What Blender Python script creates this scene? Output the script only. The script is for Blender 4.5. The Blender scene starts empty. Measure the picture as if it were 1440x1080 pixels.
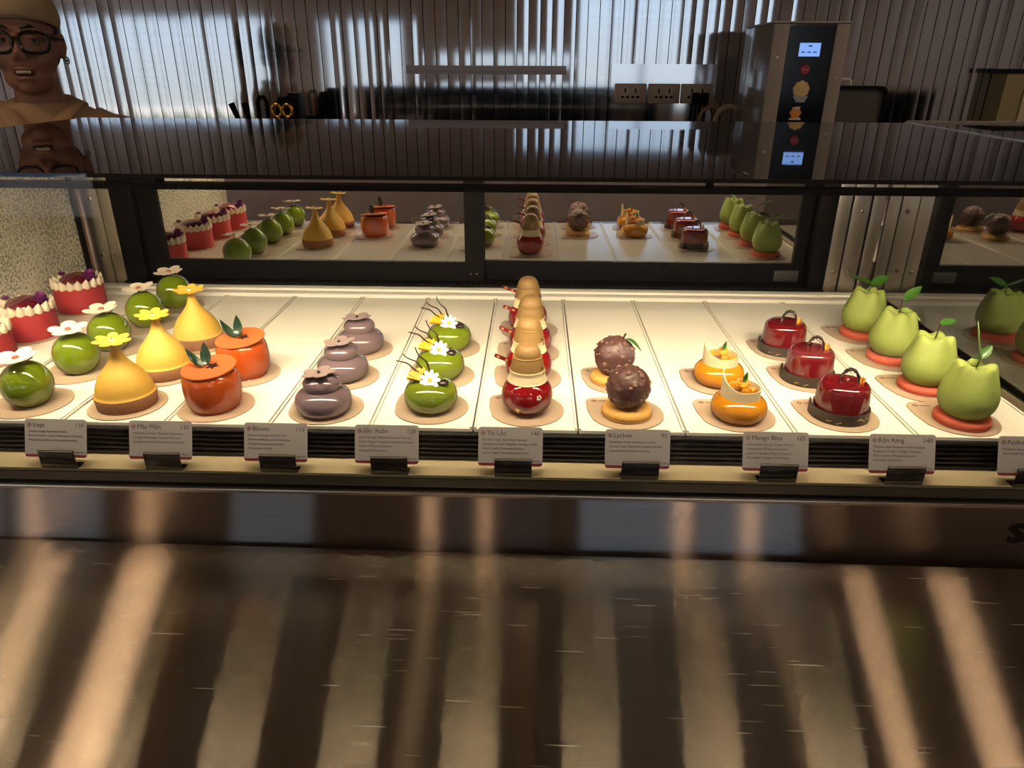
import bpy, bmesh, math, random
from math import sin, cos, pi, radians as R
from mathutils import Vector as V, Matrix as M, noise
random.seed(7)
S = bpy.context.scene
COL = S.collection

# ------------------------------------------------------------------ materials
def mat(name):
    m = bpy.data.materials.new(name); m.use_nodes = True
    return m, m.node_tree.nodes, m.node_tree.links, m.node_tree.nodes['Principled BSDF']
def prin(name, col, rough=.5, metal=0, coat=0, spec=.5, vary=.0, scale=60, bump=0, sss=0, emit=None, es=0, crough=.03):
    m, N, L, b = mat(name)
    b.inputs['Base Color'].default_value = (*col, 1); b.inputs['Roughness'].default_value = rough
    b.inputs['Metallic'].default_value = metal; b.inputs['Coat Weight'].default_value = coat
    b.inputs['Coat Roughness'].default_value = crough
    b.inputs['Specular IOR Level'].default_value = spec
    if sss:
        b.inputs['Subsurface Weight'].default_value = sss; b.inputs['Subsurface Radius'].default_value = (.01, .006, .003)
        b.inputs['Subsurface Scale'].default_value = .5
    if emit:
        b.inputs['Emission Color'].default_value = (*emit, 1); b.inputs['Emission Strength'].default_value = es
    if vary or bump:
        tc = N.new('ShaderNodeTexCoord'); nz = N.new('ShaderNodeTexNoise'); nz.inputs['Scale'].default_value = scale
        nz.inputs['Detail'].default_value = 3
        L.new(tc.outputs['Object'], nz.inputs['Vector'])
        if vary:
            mx = N.new('ShaderNodeMix'); mx.data_type = 'RGBA'
            mx.inputs[6].default_value = (*[max(0, c * (1 - vary)) for c in col], 1)
            mx.inputs[7].default_value = (*[min(1, c * (1 + vary)) for c in col], 1)
            L.new(nz.outputs['Fac'], mx.inputs[0]); L.new(mx.outputs[2], b.inputs['Base Color'])
        if bump:
            bp = N.new('ShaderNodeBump'); bp.inputs['Strength'].default_value = bump; bp.inputs['Distance'].default_value = .002
            L.new(nz.outputs['Fac'], bp.inputs['Height']); L.new(bp.outputs['Normal'], b.inputs['Normal'])
    return m
def brushed(name, col, ru, rv_scale=.9, bumpy=.0, streak=400, rot=0.0, warp=0.0, scr=0.0):
    """horizontally brushed steel: blur across the grain, grain along U"""
    m, N, L, b = mat(name); N.remove(b)
    out = [n for n in N if n.type == 'OUTPUT_MATERIAL'][0]
    g = N.new('ShaderNodeBsdfAnisotropic'); g.distribution = 'GGX'
    g.inputs['Color'].default_value = (*col, 1); g.inputs['Roughness'].default_value = ru
    g.inputs['Anisotropy'].default_value = rv_scale; g.inputs['Rotation'].default_value = rot
    t = N.new('ShaderNodeTangent'); t.direction_type = 'UV_MAP'; t.uv_map = 'UVMap'
    L.new(t.outputs['Tangent'], g.inputs['Tangent'])
    tc = N.new('ShaderNodeTexCoord'); mp = N.new('ShaderNodeMapping')
    mp.inputs['Scale'].default_value = (6, streak, streak)
    nz = N.new('ShaderNodeTexNoise'); nz.inputs['Scale'].default_value = 1; nz.inputs['Detail'].default_value = 4
    L.new(tc.outputs['Object'], mp.inputs['Vector']); L.new(mp.outputs['Vector'], nz.inputs['Vector'])
    mr = N.new('ShaderNodeMapRange'); mr.inputs['From Min'].default_value = .3; mr.inputs['From Max'].default_value = .7
    mr.inputs['To Min'].default_value = ru * .94; mr.inputs['To Max'].default_value = ru * 1.06
    L.new(nz.outputs['Fac'], mr.inputs['Value']); L.new(mr.outputs['Result'], g.inputs['Roughness'])
    mx = N.new('ShaderNodeMix'); mx.data_type = 'RGBA'
    mx.inputs[6].default_value = (*[c * .86 for c in col], 1); mx.inputs[7].default_value = (*col, 1)
    L.new(nz.outputs['Fac'], mx.inputs[0]); last = mx.outputs[2]
    if scr:  # worn scratches: thin crossed voronoi cracks kept only in patches
        acc = None
        for q, (rz_, dens) in enumerate(((.22, .80), (-.15, .81), (.95, .82))):
            mp2 = N.new('ShaderNodeMapping'); mp2.inputs['Scale'].default_value = (14, 420, 1); mp2.inputs['Rotation'].default_value = (0, 0, rz_); mp2.inputs['Location'].default_value = (q * 3.1, q * 1.7, 0)
            n2 = N.new('ShaderNodeTexNoise'); n2.inputs['Scale'].default_value = 1; n2.inputs['Detail'].default_value = 0
            L.new(tc.outputs['Object'], mp2.inputs['Vector']); L.new(mp2.outputs['Vector'], n2.inputs['Vector'])
            gt = N.new('ShaderNodeMapRange'); gt.inputs['From Min'].default_value = dens; gt.inputs['From Max'].default_value = dens + .04; L.new(n2.outputs['Fac'], gt.inputs['Value'])
            if acc is None: acc = gt.outputs[0]
            else:
                mu = N.new('ShaderNodeMath'); mu.operation = 'MAXIMUM'; L.new(acc, mu.inputs[0]); L.new(gt.outputs[0], mu.inputs[1]); acc = mu.outputs[0]
        m3 = N.new('ShaderNodeMath'); m3.operation = 'MULTIPLY'; m3.inputs[1].default_value = scr; L.new(acc, m3.inputs[0])
        df = N.new('ShaderNodeBsdfDiffuse'); df.inputs['Color'].default_value = (.8, .72, .6, 1)
        g2 = N.new('ShaderNodeBsdfAnisotropic'); g2.distribution = 'GGX'; g2.inputs['Roughness'].default_value = .15; g2.inputs['Anisotropy'].default_value = .7
        L.new(t.outputs['Tangent'], g2.inputs['Tangent']); L.new(mx.outputs[2], g2.inputs['Color'])
        m0 = N.new('ShaderNodeMixShader'); m0.inputs[0].default_value = .48; L.new(g.outputs[0], m0.inputs[1]); L.new(g2.outputs[0], m0.inputs[2])
        ms = N.new('ShaderNodeMixShader'); L.new(m3.outputs[0], ms.inputs[0]); L.new(m0.outputs[0], ms.inputs[1]); L.new(df.outputs[0], ms.inputs[2])
        L.new(ms.outputs[0], out.inputs['Surface'])
    else:
        L.new(g.outputs[0], out.inputs['Surface'])
    L.new(last, g.inputs['Color'])
    if warp:
        n3 = N.new('ShaderNodeTexNoise'); n3.inputs['Scale'].default_value = 2.2; n3.inputs['Detail'].default_value = 0
        L.new(tc.outputs['Object'], n3.inputs['Vector'])
        bp = N.new('ShaderNodeBump'); bp.inputs['Strength'].default_value = 1; bp.inputs['Distance'].default_value = warp
        L.new(n3.outputs['Fac'], bp.inputs['Height']); L.new(bp.outputs['Normal'], g.inputs['Normal'])
    return m
def glass(name, base=.04, tint=(1, 1, 1), edge=None, rough=0.0):
    """thin pane: see-through mixed with a mirror by the angle of view (Schlick)"""
    m, N, L, b = mat(name); N.remove(b)
    out = [n for n in N if n.type == 'OUTPUT_MATERIAL'][0]
    tr = N.new('ShaderNodeBsdfTransparent'); tr.inputs['Color'].default_value = (*tint, 1)
    gl = N.new('ShaderNodeBsdfGlossy'); gl.inputs['Roughness'].default_value = rough; gl.inputs['Color'].default_value = (1, 1, 1, 1)
    lw = N.new('ShaderNodeLayerWeight'); lw.inputs['Blend'].default_value = .5
    pw = N.new('ShaderNodeMath'); pw.operation = 'POWER'; pw.inputs[1].default_value = 5
    ma = N.new('ShaderNodeMath'); ma.operation = 'MULTIPLY_ADD'; ma.inputs[1].default_value = 1 - base; ma.inputs[2].default_value = base
    L.new(lw.outputs['Facing'], pw.inputs[0]); L.new(pw.outputs[0], ma.inputs[0])
    ms = N.new('ShaderNodeMixShader'); L.new(ma.outputs[0], ms.inputs[0]); L.new(tr.outputs[0], ms.inputs[1]); L.new(gl.outputs[0], ms.inputs[2])
    L.new(ms.outputs[0], out.inputs['Surface'])
    return m
def frosted(name):
    """cold pane covered in condensation: pale droplets over darker clear spots"""
    m, N, L, b = mat(name); N.remove(b)
    out = [n for n in N if n.type == 'OUTPUT_MATERIAL'][0]
    tc = N.new('ShaderNodeTexCoord'); nz = N.new('ShaderNodeTexNoise'); nz.inputs['Scale'].default_value = 170; nz.inputs['Detail'].default_value = 2
    L.new(tc.outputs['Object'], nz.inputs['Vector'])
    n2 = N.new('ShaderNodeTexNoise'); n2.inputs['Scale'].default_value = 7; L.new(tc.outputs['Object'], n2.inputs['Vector'])
    ad = N.new('ShaderNodeMath'); ad.operation = 'MULTIPLY_ADD'; ad.inputs[1].default_value = .45; L.new(n2.outputs['Fac'], ad.inputs[0]); L.new(nz.outputs['Fac'], ad.inputs[2])
    cr = N.new('ShaderNodeMapRange'); cr.inputs['From Min'].default_value = .62; cr.inputs['From Max'].default_value = .8
    cr.inputs['To Min'].default_value = .25; cr.inputs['To Max'].default_value = .96
    L.new(ad.outputs[0], cr.inputs['Value'])
    tr = N.new('ShaderNodeBsdfTransparent'); tr.inputs['Color'].default_value = (.75, .78, .72, 1)
    df = N.new('ShaderNodeBsdfDiffuse'); df.inputs['Color'].default_value = (.9, .88, .74, 1)
    tl = N.new('ShaderNodeBsdfTranslucent'); tl.inputs['Color'].default_value = (.9, .88, .74, 1)
    a = N.new('ShaderNodeMixShader'); a.inputs[0].default_value = .3; L.new(df.outputs[0], a.inputs[1]); L.new(tl.outputs[0], a.inputs[2])
    ms = N.new('ShaderNodeMixShader'); L.new(cr.outputs[0], ms.inputs[0]); L.new(tr.outputs[0], ms.inputs[1]); L.new(a.outputs[0], ms.inputs[2])
    L.new(ms.outputs[0], out.inputs['Surface'])
    return m
def emis(name, col, st):
    m, N, L, b = mat(name); N.remove(b)
    out = [n for n in N if n.type == 'OUTPUT_MATERIAL'][0]
    e = N.new('ShaderNodeEmission'); e.inputs['Color'].default_value = (*col, 1); e.inputs['Strength'].default_value = st
    L.new(e.outputs[0], out.inputs['Surface'])
    return m

# ------------------------------------------------------------------ mesh helpers
class MB:
    def __init__(s): s.v = []; s.f = []; s.mi = []; s.cur = 0
    def add(s, vs, fs, T=None):
        o = len(s.v)
        s.v += [tuple(T @ V(p)) if T is not None else tuple(p) for p in vs]
        s.f += [tuple(i + o for i in f) for f in fs]; s.mi += [s.cur] * len(fs)
        return s
    def slot(s, i): s.cur = i; return s
    def box(s, x0, x1, y0, y1, z0, z1, T=None):
        return s.add([(x, y, z) for z in (z0, z1) for y in (y0, y1) for x in (x0, x1)],
                     [(0, 2, 3, 1), (4, 5, 7, 6), (0, 1, 5, 4), (2, 6, 7, 3), (0, 4, 6, 2), (1, 3, 7, 5)], T)
    def lathe(s, prof, n=40, T=None, mod=None):
        vs = []; fs = []; rings = []
        for r, z in prof:
            if r < 1e-6: rings.append([len(vs)]); vs.append((0, 0, z))
            else:
                ring = []
                for i in range(n):
                    a = 2 * pi * i / n; rr, zz = (r, z) if mod is None else mod(r, z, a)
                    ring.append(len(vs)); vs.append((rr * cos(a), rr * sin(a), zz))
                rings.append(ring)
        for A, B in zip(rings, rings[1:]):
            for i in range(n):
                j = (i + 1) % n
                if len(A) == 1 and len(B) == 1: continue
                if len(A) == 1: fs.append((A[0], B[j], B[i]))
                elif len(B) == 1: fs.append((A[i], A[j], B[0]))
                else: fs.append((A[i], A[j], B[j], B[i]))
        return s.add(vs, fs, T)
    def ball(s, c, r, n=20, m=12, T=None):
        r = r if isinstance(r, (tuple, list)) else (r, r, r)
        prof = [(sin(pi * k / m), -cos(pi * k / m)) for k in range(m + 1)]; prof[0] = (0, -1); prof[-1] = (0, 1)
        X = M.Translation(c) @ M.Diagonal((*r, 1))
        return s.lathe(prof, n, X if T is None else T @ X)
    def prism(s, poly, z0, z1, T=None):
        n = len(poly)
        return s.add([(x, y, z0) for x, y in poly] + [(x, y, z1) for x, y in poly],
                     [tuple(range(n - 1, -1, -1)), tuple(range(n, 2 * n))] + [(i, (i + 1) % n, n + (i + 1) % n, n + i) for i in range(n)], T)
    def tube(s, pts, rad, n=10, T=None, flat=1.0):
        pts = [V(p) for p in pts]; k = len(pts)
        rad = rad if isinstance(rad, (list, tuple)) else [rad] * k
        vs = []; fs = []; up = None
        for i, p in enumerate(pts):
            d = (pts[min(i + 1, k - 1)] - pts[max(i - 1, 0)]).normalized()
            if up is None: up = V((0, 0, 1)) if abs(d.z) < .9 else V((0, 1, 0))
            a = d.cross(up).normalized(); b = a.cross(d).normalized(); up = b
            for j in range(n):
                t = 2 * pi * j / n; vs.append(p + (a * cos(t) + b * sin(t) * flat) * rad[i])
        for i in range(k - 1):
            for j in range(n):
                q = (j + 1) % n; fs.append((i * n + j, i * n + q, (i + 1) * n + q, (i + 1) * n + j))
        fs.append(tuple(range(n - 1, -1, -1))); fs.append(tuple((k - 1) * n + j for j in range(n)))
        return s.add(vs, fs, T)
    def petal(s, n, r0, r1, w, th, cup=.0, T=None, a0=0.0, tip=1.0):
        """n petals as thin solid ovals around a centre"""
        for i in range(n):
            a = a0 + 2 * pi * i / n; K = 12; ring = []
            for k in range(K):
                t = 2 * pi * k / K; u = (r0 + r1) / 2 + (r1 - r0) / 2 * cos(t); vv = w / 2 * sin(t) * (1 + .25 * cos(t))
                ring.append((u, vv))
            top = [(u * cos(a) - v * sin(a), u * sin(a) + v * cos(a), cup * (u / r1) ** 2 + th) for u, v in ring]
            bot = [(x, y, z - th) for x, y, z in top]
            c = (r0 + r1) / 2
            cc = (c * cos(a), c * sin(a), cup * (c / r1) ** 2 * .7)
            vs = top + bot + [(cc[0], cc[1], cc[2] + th * .7), (cc[0], cc[1], cc[2] - th * .3)]
            fs = [(k, (k + 1) % K, 2 * K) for k in range(K)] + [(K + (k + 1) % K, K + k, 2 * K + 1) for k in range(K)] + [(k, K + k, K + (k + 1) % K, (k + 1) % K) for k in range(K)]
            s.add(vs, fs, T)
        return s
    def leaf(s, L, W, bend=.0, fold=.25, th=.0007, T=None, n=10):
        """leaf lying along +X with a folded midrib, bending upward"""
        vs = []; fs = []
        for side in (1, -1):
            for i in range(n + 1):
                t = i / n; w = W / 2 * (sin(pi * t ** .8)) ** .8 if 0 < t < 1 else 0.0002
                z = bend * L * t * t
                for q in (-1, -.5, 0, .5, 1):
                    vs.append((L * t, w * q, z + abs(q) * w * fold + side * th / 2))
        o = 5 * (n + 1)
        for i in range(n):
            for q in range(4):
                a = i * 5 + q; fs.append((a, a + 5, a + 6, a + 1)); fs.append((o + a, o + a + 1, o + a + 6, o + a + 5))
            for q in (0, 4):
                a = i * 5 + q; fs.append((a, o + a, o + a + 5, a + 5) if q == 0 else (a, a + 5, o + a + 5, o + a))
        return s.add(vs, fs, T)
    def build(s, name, mats, parent=None, smooth=True, bevel=0, uv=None, angle=40, sub=0):
        me = bpy.data.meshes.new(name); me.from_pydata(s.v, [], s.f)
        mats = mats if isinstance(mats, (list, tuple)) else [mats]
        for m in mats: me.materials.append(m)
        me.polygons.foreach_set('material_index', s.mi)
        bm = bmesh.new(); bm.from_mesh(me); bmesh.ops.recalc_face_normals(bm, faces=bm.faces)
        if bevel:
            ed = [e for e in bm.edges if len(e.link_faces) == 2 and e.calc_face_angle(0) > R(35)]
            bmesh.ops.bevel(bm, geom=ed, offset=bevel, segments=2, affect='EDGES', profile=.6)
        if uv:
            ul = bm.loops.layers.uv.new('UVMap'); i, j = uv
            for f in bm.faces:
                for l in f.loops: l[ul].uv = (l.vert.co[i], l.vert.co[j])
        bm.to_mesh(me); bm.free()
        if smooth:
            me.shade_smooth()
            try: me.set_sharp_from_angle(angle=R(angle))
            except Exception: pass
        o = bpy.data.objects.new(name, me); COL.objects.link(o)
        if parent is not None: o.parent = parent
        if sub:
            md = o.modifiers.new('s', 'SUBSURF'); md.levels = sub; md.render_levels = sub
        return o
def tag(o, label, cat, group=None):
    o['label'] = label; o['category'] = cat
    if group: o['group'] = group
    return o
def thing(name, label, cat, loc=(0, 0, 0), rz=0, group=None):
    o = bpy.data.objects.new(name, None); COL.objects.link(o); o.empty_display_size = .05
    o.location = loc; o.rotation_euler = (0, 0, rz)
    return tag(o, label, cat, group)
def struct(o): o['kind'] = 'structure'; return o
def dup(root, loc, rz=0, label=None):
    r = root.copy(); COL.objects.link(r); r.location = loc; r.rotation_euler = (0, 0, rz)
    if label: r['label'] = label
    for ch in list(root.children):
        c = ch.copy(); COL.objects.link(c); c.parent = r
        for g in ch.children:
            d = g.copy(); COL.objects.link(d); d.parent = c
    return r
def rot(ax, a): return M.Rotation(a, 4, ax)
def tr(*p): return M.Translation(p)
def text(name, body, size, m, T, parent, align='LEFT', ext=.00008, space=1.0, bold=0):
    cu = bpy.data.curves.new(name, 'FONT'); cu.body = body; cu.size = size; cu.align_x = align; cu.align_y = 'TOP_BASELINE'
    cu.extrude = ext; cu.space_line = space; cu.offset = bold; cu.resolution_u = 2
    o = bpy.data.objects.new(name, cu); COL.objects.link(o)
    dg = bpy.context.evaluated_depsgraph_get()
    me = bpy.data.meshes.new_from_object(o.evaluated_get(dg)); me.name = name
    bpy.data.objects.remove(o); bpy.data.curves.remove(cu)
    me.transform(T); me.materials.clear(); me.materials.append(m)
    ob = bpy.data.objects.new(name, me); COL.objects.link(ob); ob.parent = parent
    return ob

# ------------------------------------------------------------------ camera
th, ps, rl, F = .41974, .029324, .004378, 1010.23
fw = V((-sin(ps) * cos(th), cos(ps) * cos(th), -sin(th))); rt = V((cos(ps), sin(ps), 0)); up = rt.cross(fw)
rt2 = rt * cos(rl) + up * sin(rl); up2 = up * cos(rl) - rt * sin(rl)
cd = bpy.data.cameras.new('camera'); cam = bpy.data.objects.new('camera', cd); COL.objects.link(cam)
cam.matrix_world = M(((rt2.x, up2.x, -fw.x, 0), (rt2.y, up2.y, -fw.y, 0), (rt2.z, up2.z, -fw.z, 1.5), (0, 0, 0, 1)))
cd.sensor_fit = 'HORIZONTAL'; cd.sensor_width = 36; cd.lens = F / 1440 * 36; cd.clip_start = .02
S.camera = cam

# ------------------------------------------------------------------ palette
m_floor = prin('floor_tile', (.36, .30, .24), .45, vary=.12, scale=3)
m_ceil = prin('ceiling_paint', (.24, .205, .19), .8, vary=.1, scale=2)
m_wall = prin('dark_plaster', (.28, .255, .26), .8, vary=.15, scale=2)
m_white = prin('tray_acrylic', (.88, .84, .74), .16, vary=.02, scale=20, spec=.45)
m_black = prin('black_metal', (.004, .004, .005), .45, spec=.1)
m_blackgloss = prin('black_glass', (.006, .006, .007), .02, spec=.9)
m_rib = prin('black_rib', (.006, .006, .007), .24, spec=.6)
m_steel = prin('steel_satin', (.55, .50, .44), .3, metal=1, vary=.06, scale=15)
m_steel_br = prin('steel_bright', (.72, .66, .57), .22, metal=1, vary=.06, scale=10)
m_ledge = prin('ledge_enamel', (.46, .39, .25), .14, vary=.08, scale=25, bump=.15, spec=.8)
m_counter = brushed('counter_steel', (.60, .53, .44), .20, .90, streak=300, warp=.003, scr=.4)
m_panel = brushed('panel_steel', (.55, .49, .44), .20, .90, streak=300, warp=.002)
m_slat = brushed('slat_steel', (.80, .79, .80), .08, -.35, streak=60)
m_slatplain = prin('wall_plate_steel', (.75, .75, .77), .07, metal=1, bump=.03, scale=4)
m_groove = prin('groove_black', (.012, .011, .012), .6)
m_clear = glass('clear_glass', .014)
m_lens = glass('spectacle_lens', .006)
m_door = glass('mirror_coated_glass', .93, (.35, .36, .34))
m_side = glass('reflective_glass', .36, (.5, .52, .48))
m_frost = frosted('condensation_glass')
m_led = emis('led_dot', (1, .80, .50), 60)
m_board = prin('board_gold', (.50, .385, .27), .28, vary=.05, scale=300, bump=.12, metal=.15)
m_mark = prin('brown_print', (.22, .08, .04), .6)
m_card = prin('card_stock', (.36, .34, .325), .45, vary=.03, scale=40)
m_red_ink = prin('maroon_ink', (.17, .012, .014), .4)
m_ink = prin('dark_ink', (.035, .03, .028), .6)
m_holder = prin('holder_steel', (.10, .095, .09), .22, metal=.9)

# ------------------------------------------------------------------ room shell
XL, XR, YB, YF, ZC = -6.6, 6.6, -4.0, 2.9, 2.8
struct(MB().box(XL - .2, XR + .2, YB - .2, YF + .2, -.1, 0).build('floor', m_floor, smooth=False))
struct(MB().box(XL - .2, XR + .2, YB - .2, YF + .2, ZC, ZC + .1).build('ceiling', m_ceil, smooth=False))
struct(MB().box(XL - .2, XL, YB - .2, YF + .2, 0, ZC).build('wall_left', m_wall, smooth=False))
struct(MB().box(XR, XR + .2, YB - .2, YF + .2, 0, ZC).build('wall_right', m_wall, smooth=False))
# back wall: tall steel strips with dark grooves, each strip a touch bowed and turned
wb = MB(); wb.slot(1); wb.box(XL, XR, YF + .012, YF + .1, 0, ZC); wb.slot(0)
pitch = .0425; n = int(3.6 * 2 / pitch); x = -3.6
for i in range(n):
    x0, x1 = x + .0014, x + pitch - .0014; t = random.gauss(0, .00034); K = 6; bow = random.uniform(.00005, .0008)
    vs = []; fs = []
    for k in range(K + 1):
        u = k / K; y = YF - bow * 4 * u * (1 - u) + t * (u - .5) * 2
        vs += [(x0 + (x1 - x0) * u, y, 0), (x0 + (x1 - x0) * u, y, ZC)]
    b = len(vs); vs += [(x0, YF + .012, 0), (x0, YF + .012, ZC), (x1, YF + .012, 0), (x1, YF + .012, ZC)]
    fs = [(2 * k, 2 * k + 2, 2 * k + 3, 2 * k + 1) for k in range(K)] + [(b, 0, 1, b + 1), (2 * K, b + 2, b + 3, 2 * K + 1)]
    wb.add(vs, fs); x += pitch
struct(wb.build('wall_back', [m_slat, m_groove], uv=(0, 2), angle=20))
# rear wall behind the viewer: glazed openings on the street
WIN = [(-6.15, -3.45, .3, 2.06), (-2.5, -1.72, .85, 2.02), (-.95, .22, 1.40, 1.66), (.36, 2.28, .95, 2.36)]
wr = MB(); xs = XL
for (a, b, z0, z1) in WIN:
    wr.box(xs, a, YB - .2, YB, 0, ZC); wr.box(a, b, YB - .2, YB, 0, z0); wr.box(a, b, YB - .2, YB, z1, ZC); xs = b
wr.box(xs, XR, YB - .2, YB, 0, ZC)
struct(wr.build('wall_rear', m_wall, smooth=False))
for i, (a, b, z0, z1) in enumerate(WIN):
    fr = MB(); w = .045
    fr.box(a, a + w, YB - .14, YB - .06, z0, z1); fr.box(b - w, b, YB - .14, YB - .06, z0, z1)
    fr.box(a + w, b - w, YB - .14, YB - .06, z0, z0 + w); fr.box(a + w, b - w, YB - .14, YB - .06, z1 - w, z1)
    k = max(1, round((b - a) / .9))
    for q in range(1, k):
        xm = a + (b - a) * q / k; fr.box(xm - .02, xm + .02, YB - .14, YB - .06, z0 + w, z1 - w)
    o = struct(fr.build('window_%d' % (i + 1), m_black, smooth=False))
    MB().box(a + w, b - w, YB - .104, YB - .098, z0 + w, z1 - w).build('window_pane', m_clear, o, smooth=False)
# outdoors: paving, a canopy fascia with gaps that lets strips of sun through, a hedge
struct(MB().box(-16, 16, -22, YB - .2, -.12, -.02).build('ground', prin('paving', (.32, .32, .33), .8, vary=.2, scale=2), smooth=False))
hd = MB()
for i in range(260):
    c = (random.uniform(-14, 14), random.uniform(-11, -9.5), random.uniform(.0, .2)); r = random.uniform(.2, .4)
    hd.ball(c, (r, r * .8, r), 8, 5)
h = hd.build('hedge', prin('hedge_leaf', (.05, .11, .03), .7, vary=.5, scale=20)); h['kind'] = 'stuff'
tag(h, 'long dark green hedge outside across the street', 'hedge')

# ------------------------------------------------------------------ the refrigerated case
DZ = 1.03; X0, X1 = -1.0, .745
case = thing('display_case', 'long refrigerated pastry display case of glass and brushed steel', 'display case', (0, 0, 0))
def part(mb, name, m, parent=case, **k): return mb.build(name, m, parent, **k)
part(MB().box(X0 - .02, .79, .828, .845, .80, .967), 'front_panel', m_panel, uv=(0, 2), smooth=False)
part(MB().box(X0 - .02, .79, .845, 1.66, .03, .96), 'cabinet_body', m_steel, smooth=False)
part(MB().box(X0 - .02, .79, .8165, .845, .967, .973), 'sill_trim', m_steel_br, bevel=.0015, smooth=False)
part(MB().box(X0 - .02, .79, .8265, .8275, .976, .989).box(X0 - .02, .79, .8348, .8412, .976, .986).box(X0 - .02, .79, .8275, .8348, .976, .979), 'glass_channel', prin('olive_channel', (.055, .050, .034), .25), smooth=False)
part(MB().box(X0 - .02, .79, .8255, .8412, .973, .976), 'gasket', m_black, smooth=False)
part(MB().box(X0 - .01, .735, .8415, .894, .972, .981), 'front_ledge', m_ledge, smooth=False)
g = MB()
prof = [(.8945, .981)]
for i in range(6):
    z = .9825 + i * .0072; prof += [(.8915, z), (.8895, z + .0022), (.8895, z + .0042), (.8915, z + .006), (.8945, z + .0066)]
poly = prof + [(.904, prof[-1][1]), (.904, .981)]
vs = [(X0, y, z) for y, z in poly] + [(.735, y, z) for y, z in poly]; n = len(poly)
g.add(vs, [tuple(range(n)), tuple(range(2 * n - 1, n - 1, -1))] + [(i, n + i, n + (i + 1) % n, (i + 1) % n) for i in range(n)])
part(g, 'air_grille', m_rib, smooth=False)
part(MB().box(X0, .735, .9045, 1.505, .98, 1.0185), 'deck', m_steel, smooth=False)
r_ = MB().box(X0, .735, 1.508, 1.533, 1.0, 1.036).box(X0, .735, 1.535, 1.56, 1.0, 1.040)
part(r_, 'back_rail', prin('rail_white', (.9, .86, .78), .3), bevel=.002)
tb = MB().box(-.93, .645, 1.562, 1.635, 1.0, 1.043)
for i in range(130): tb.box(-.925 + i * .012, -.918 + i * .012, 1.563, 1.572, 1.043, 1.0465)
part(tb, 'door_track', m_black, smooth=False)
fg = part(MB().box(X0, .765, .8282, .8342, .979, 1.382), 'front_glass', m_clear, smooth=False)
tg = part(MB().box(X0 - .0, .792, .806, 1.66, 1.3825, 1.387), 'top_glass', m_blackgloss, smooth=False)
part(MB().box(.7925, .7975, .806, 1.665, 1.3825, 1.3885), 'end_trim', m_steel_br, smooth=False)
bar = part(MB().box(X0 + .006, .73, .855, .877, 1.3625, 1.3690), 'light_bar', m_black, smooth=False)
for k in range(8):
    ld = MB()
    for j in range(10):
        xx = -.985 + k * .2105 + j * .0098
        ld.box(xx, xx + .0042, .8645, .8685, 1.3612, 1.3625)
    part(ld, 'led_strip', m_led, bar, smooth=False)
for bx in (X0 + .02, -.45, .2, .7): part(MB().box(bx, bx + .008, .862, .87, 1.3690, 1.3824), 'light_bracket', m_black, bar, smooth=False)
# end glasses
part(MB().box(-1.006, -1.0, .84, 1.545, 1.0, 1.382), 'fogged_side_glass', m_frost, smooth=False)
part(MB().box(-1.012, -.994, 1.545, 1.557, 1.0, 1.382), 'side_gasket', m_black, smooth=False)
part(MB().box(.748, .754, .84, 1.57, 1.0, 1.382), 'clear_side_glass', m_side, smooth=False)
part(MB().box(.737, .747, .912, 1.56, 1.0, 1.036), 'side_channel', m_black, smooth=False)
part(MB().box(.7355, .7385, .912, 1.56, 1.0, 1.0395), 'side_bead', m_steel_br, smooth=False)
# posts with screws
def screws(par, pts):
    for (x, y, z) in pts:
        s = MB(); T = tr(x, y, z) @ rot('X', pi / 2)
        s.lathe([(0, .0025), (.003, .0022), (.0046, .0012), (.005, 0)], 16, T); s.slot(1).box(-.0038, .0038, -.0006, .0006, .0021, .0028, T)
        s.build('screw', [m_steel_br, m_black], par)
p1 = part(MB().box(-1.0, -.957, 1.575, 1.60, 1.0, 1.382), 'rear_post', m_steel, bevel=.001); screws(p1, [(-.975, 1.575, 1.225), (-.974, 1.575, 1.10)])
p2 = part(MB().box(-.956, -.932, 1.575, 1.602, 1.0, 1.382), 'rear_post', m_steel, bevel=.001); screws(p2, [(-.945, 1.575, 1.10)])
part(MB().box(-.932, -.928, 1.572, 1.605, 1.0, 1.382), 'post_trim', m_steel_br, smooth=False)
p3 = part(MB().box(.648, .676, 1.575, 1.602, 1.0, 1.382), 'rear_post', m_steel, bevel=.001); screws(p3, [(.662, 1.575, 1.082)])
p4 = part(MB().box(.679, .715, 1.573, 1.602, 1.0, 1.382), 'rear_post', m_steel, bevel=.001); screws(p4, [(.695, 1.573, 1.085), (.70, 1.573, 1.215)])
p5 = part(MB().box(.719, .744, 1.571, 1.602, 1.0, 1.382), 'rear_post', m_steel, bevel=.001)
part(MB().box(.7155, .7185, 1.574, 1.602, 1.0, 1.382), 'post_gasket', m_black, smooth=False)
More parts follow.
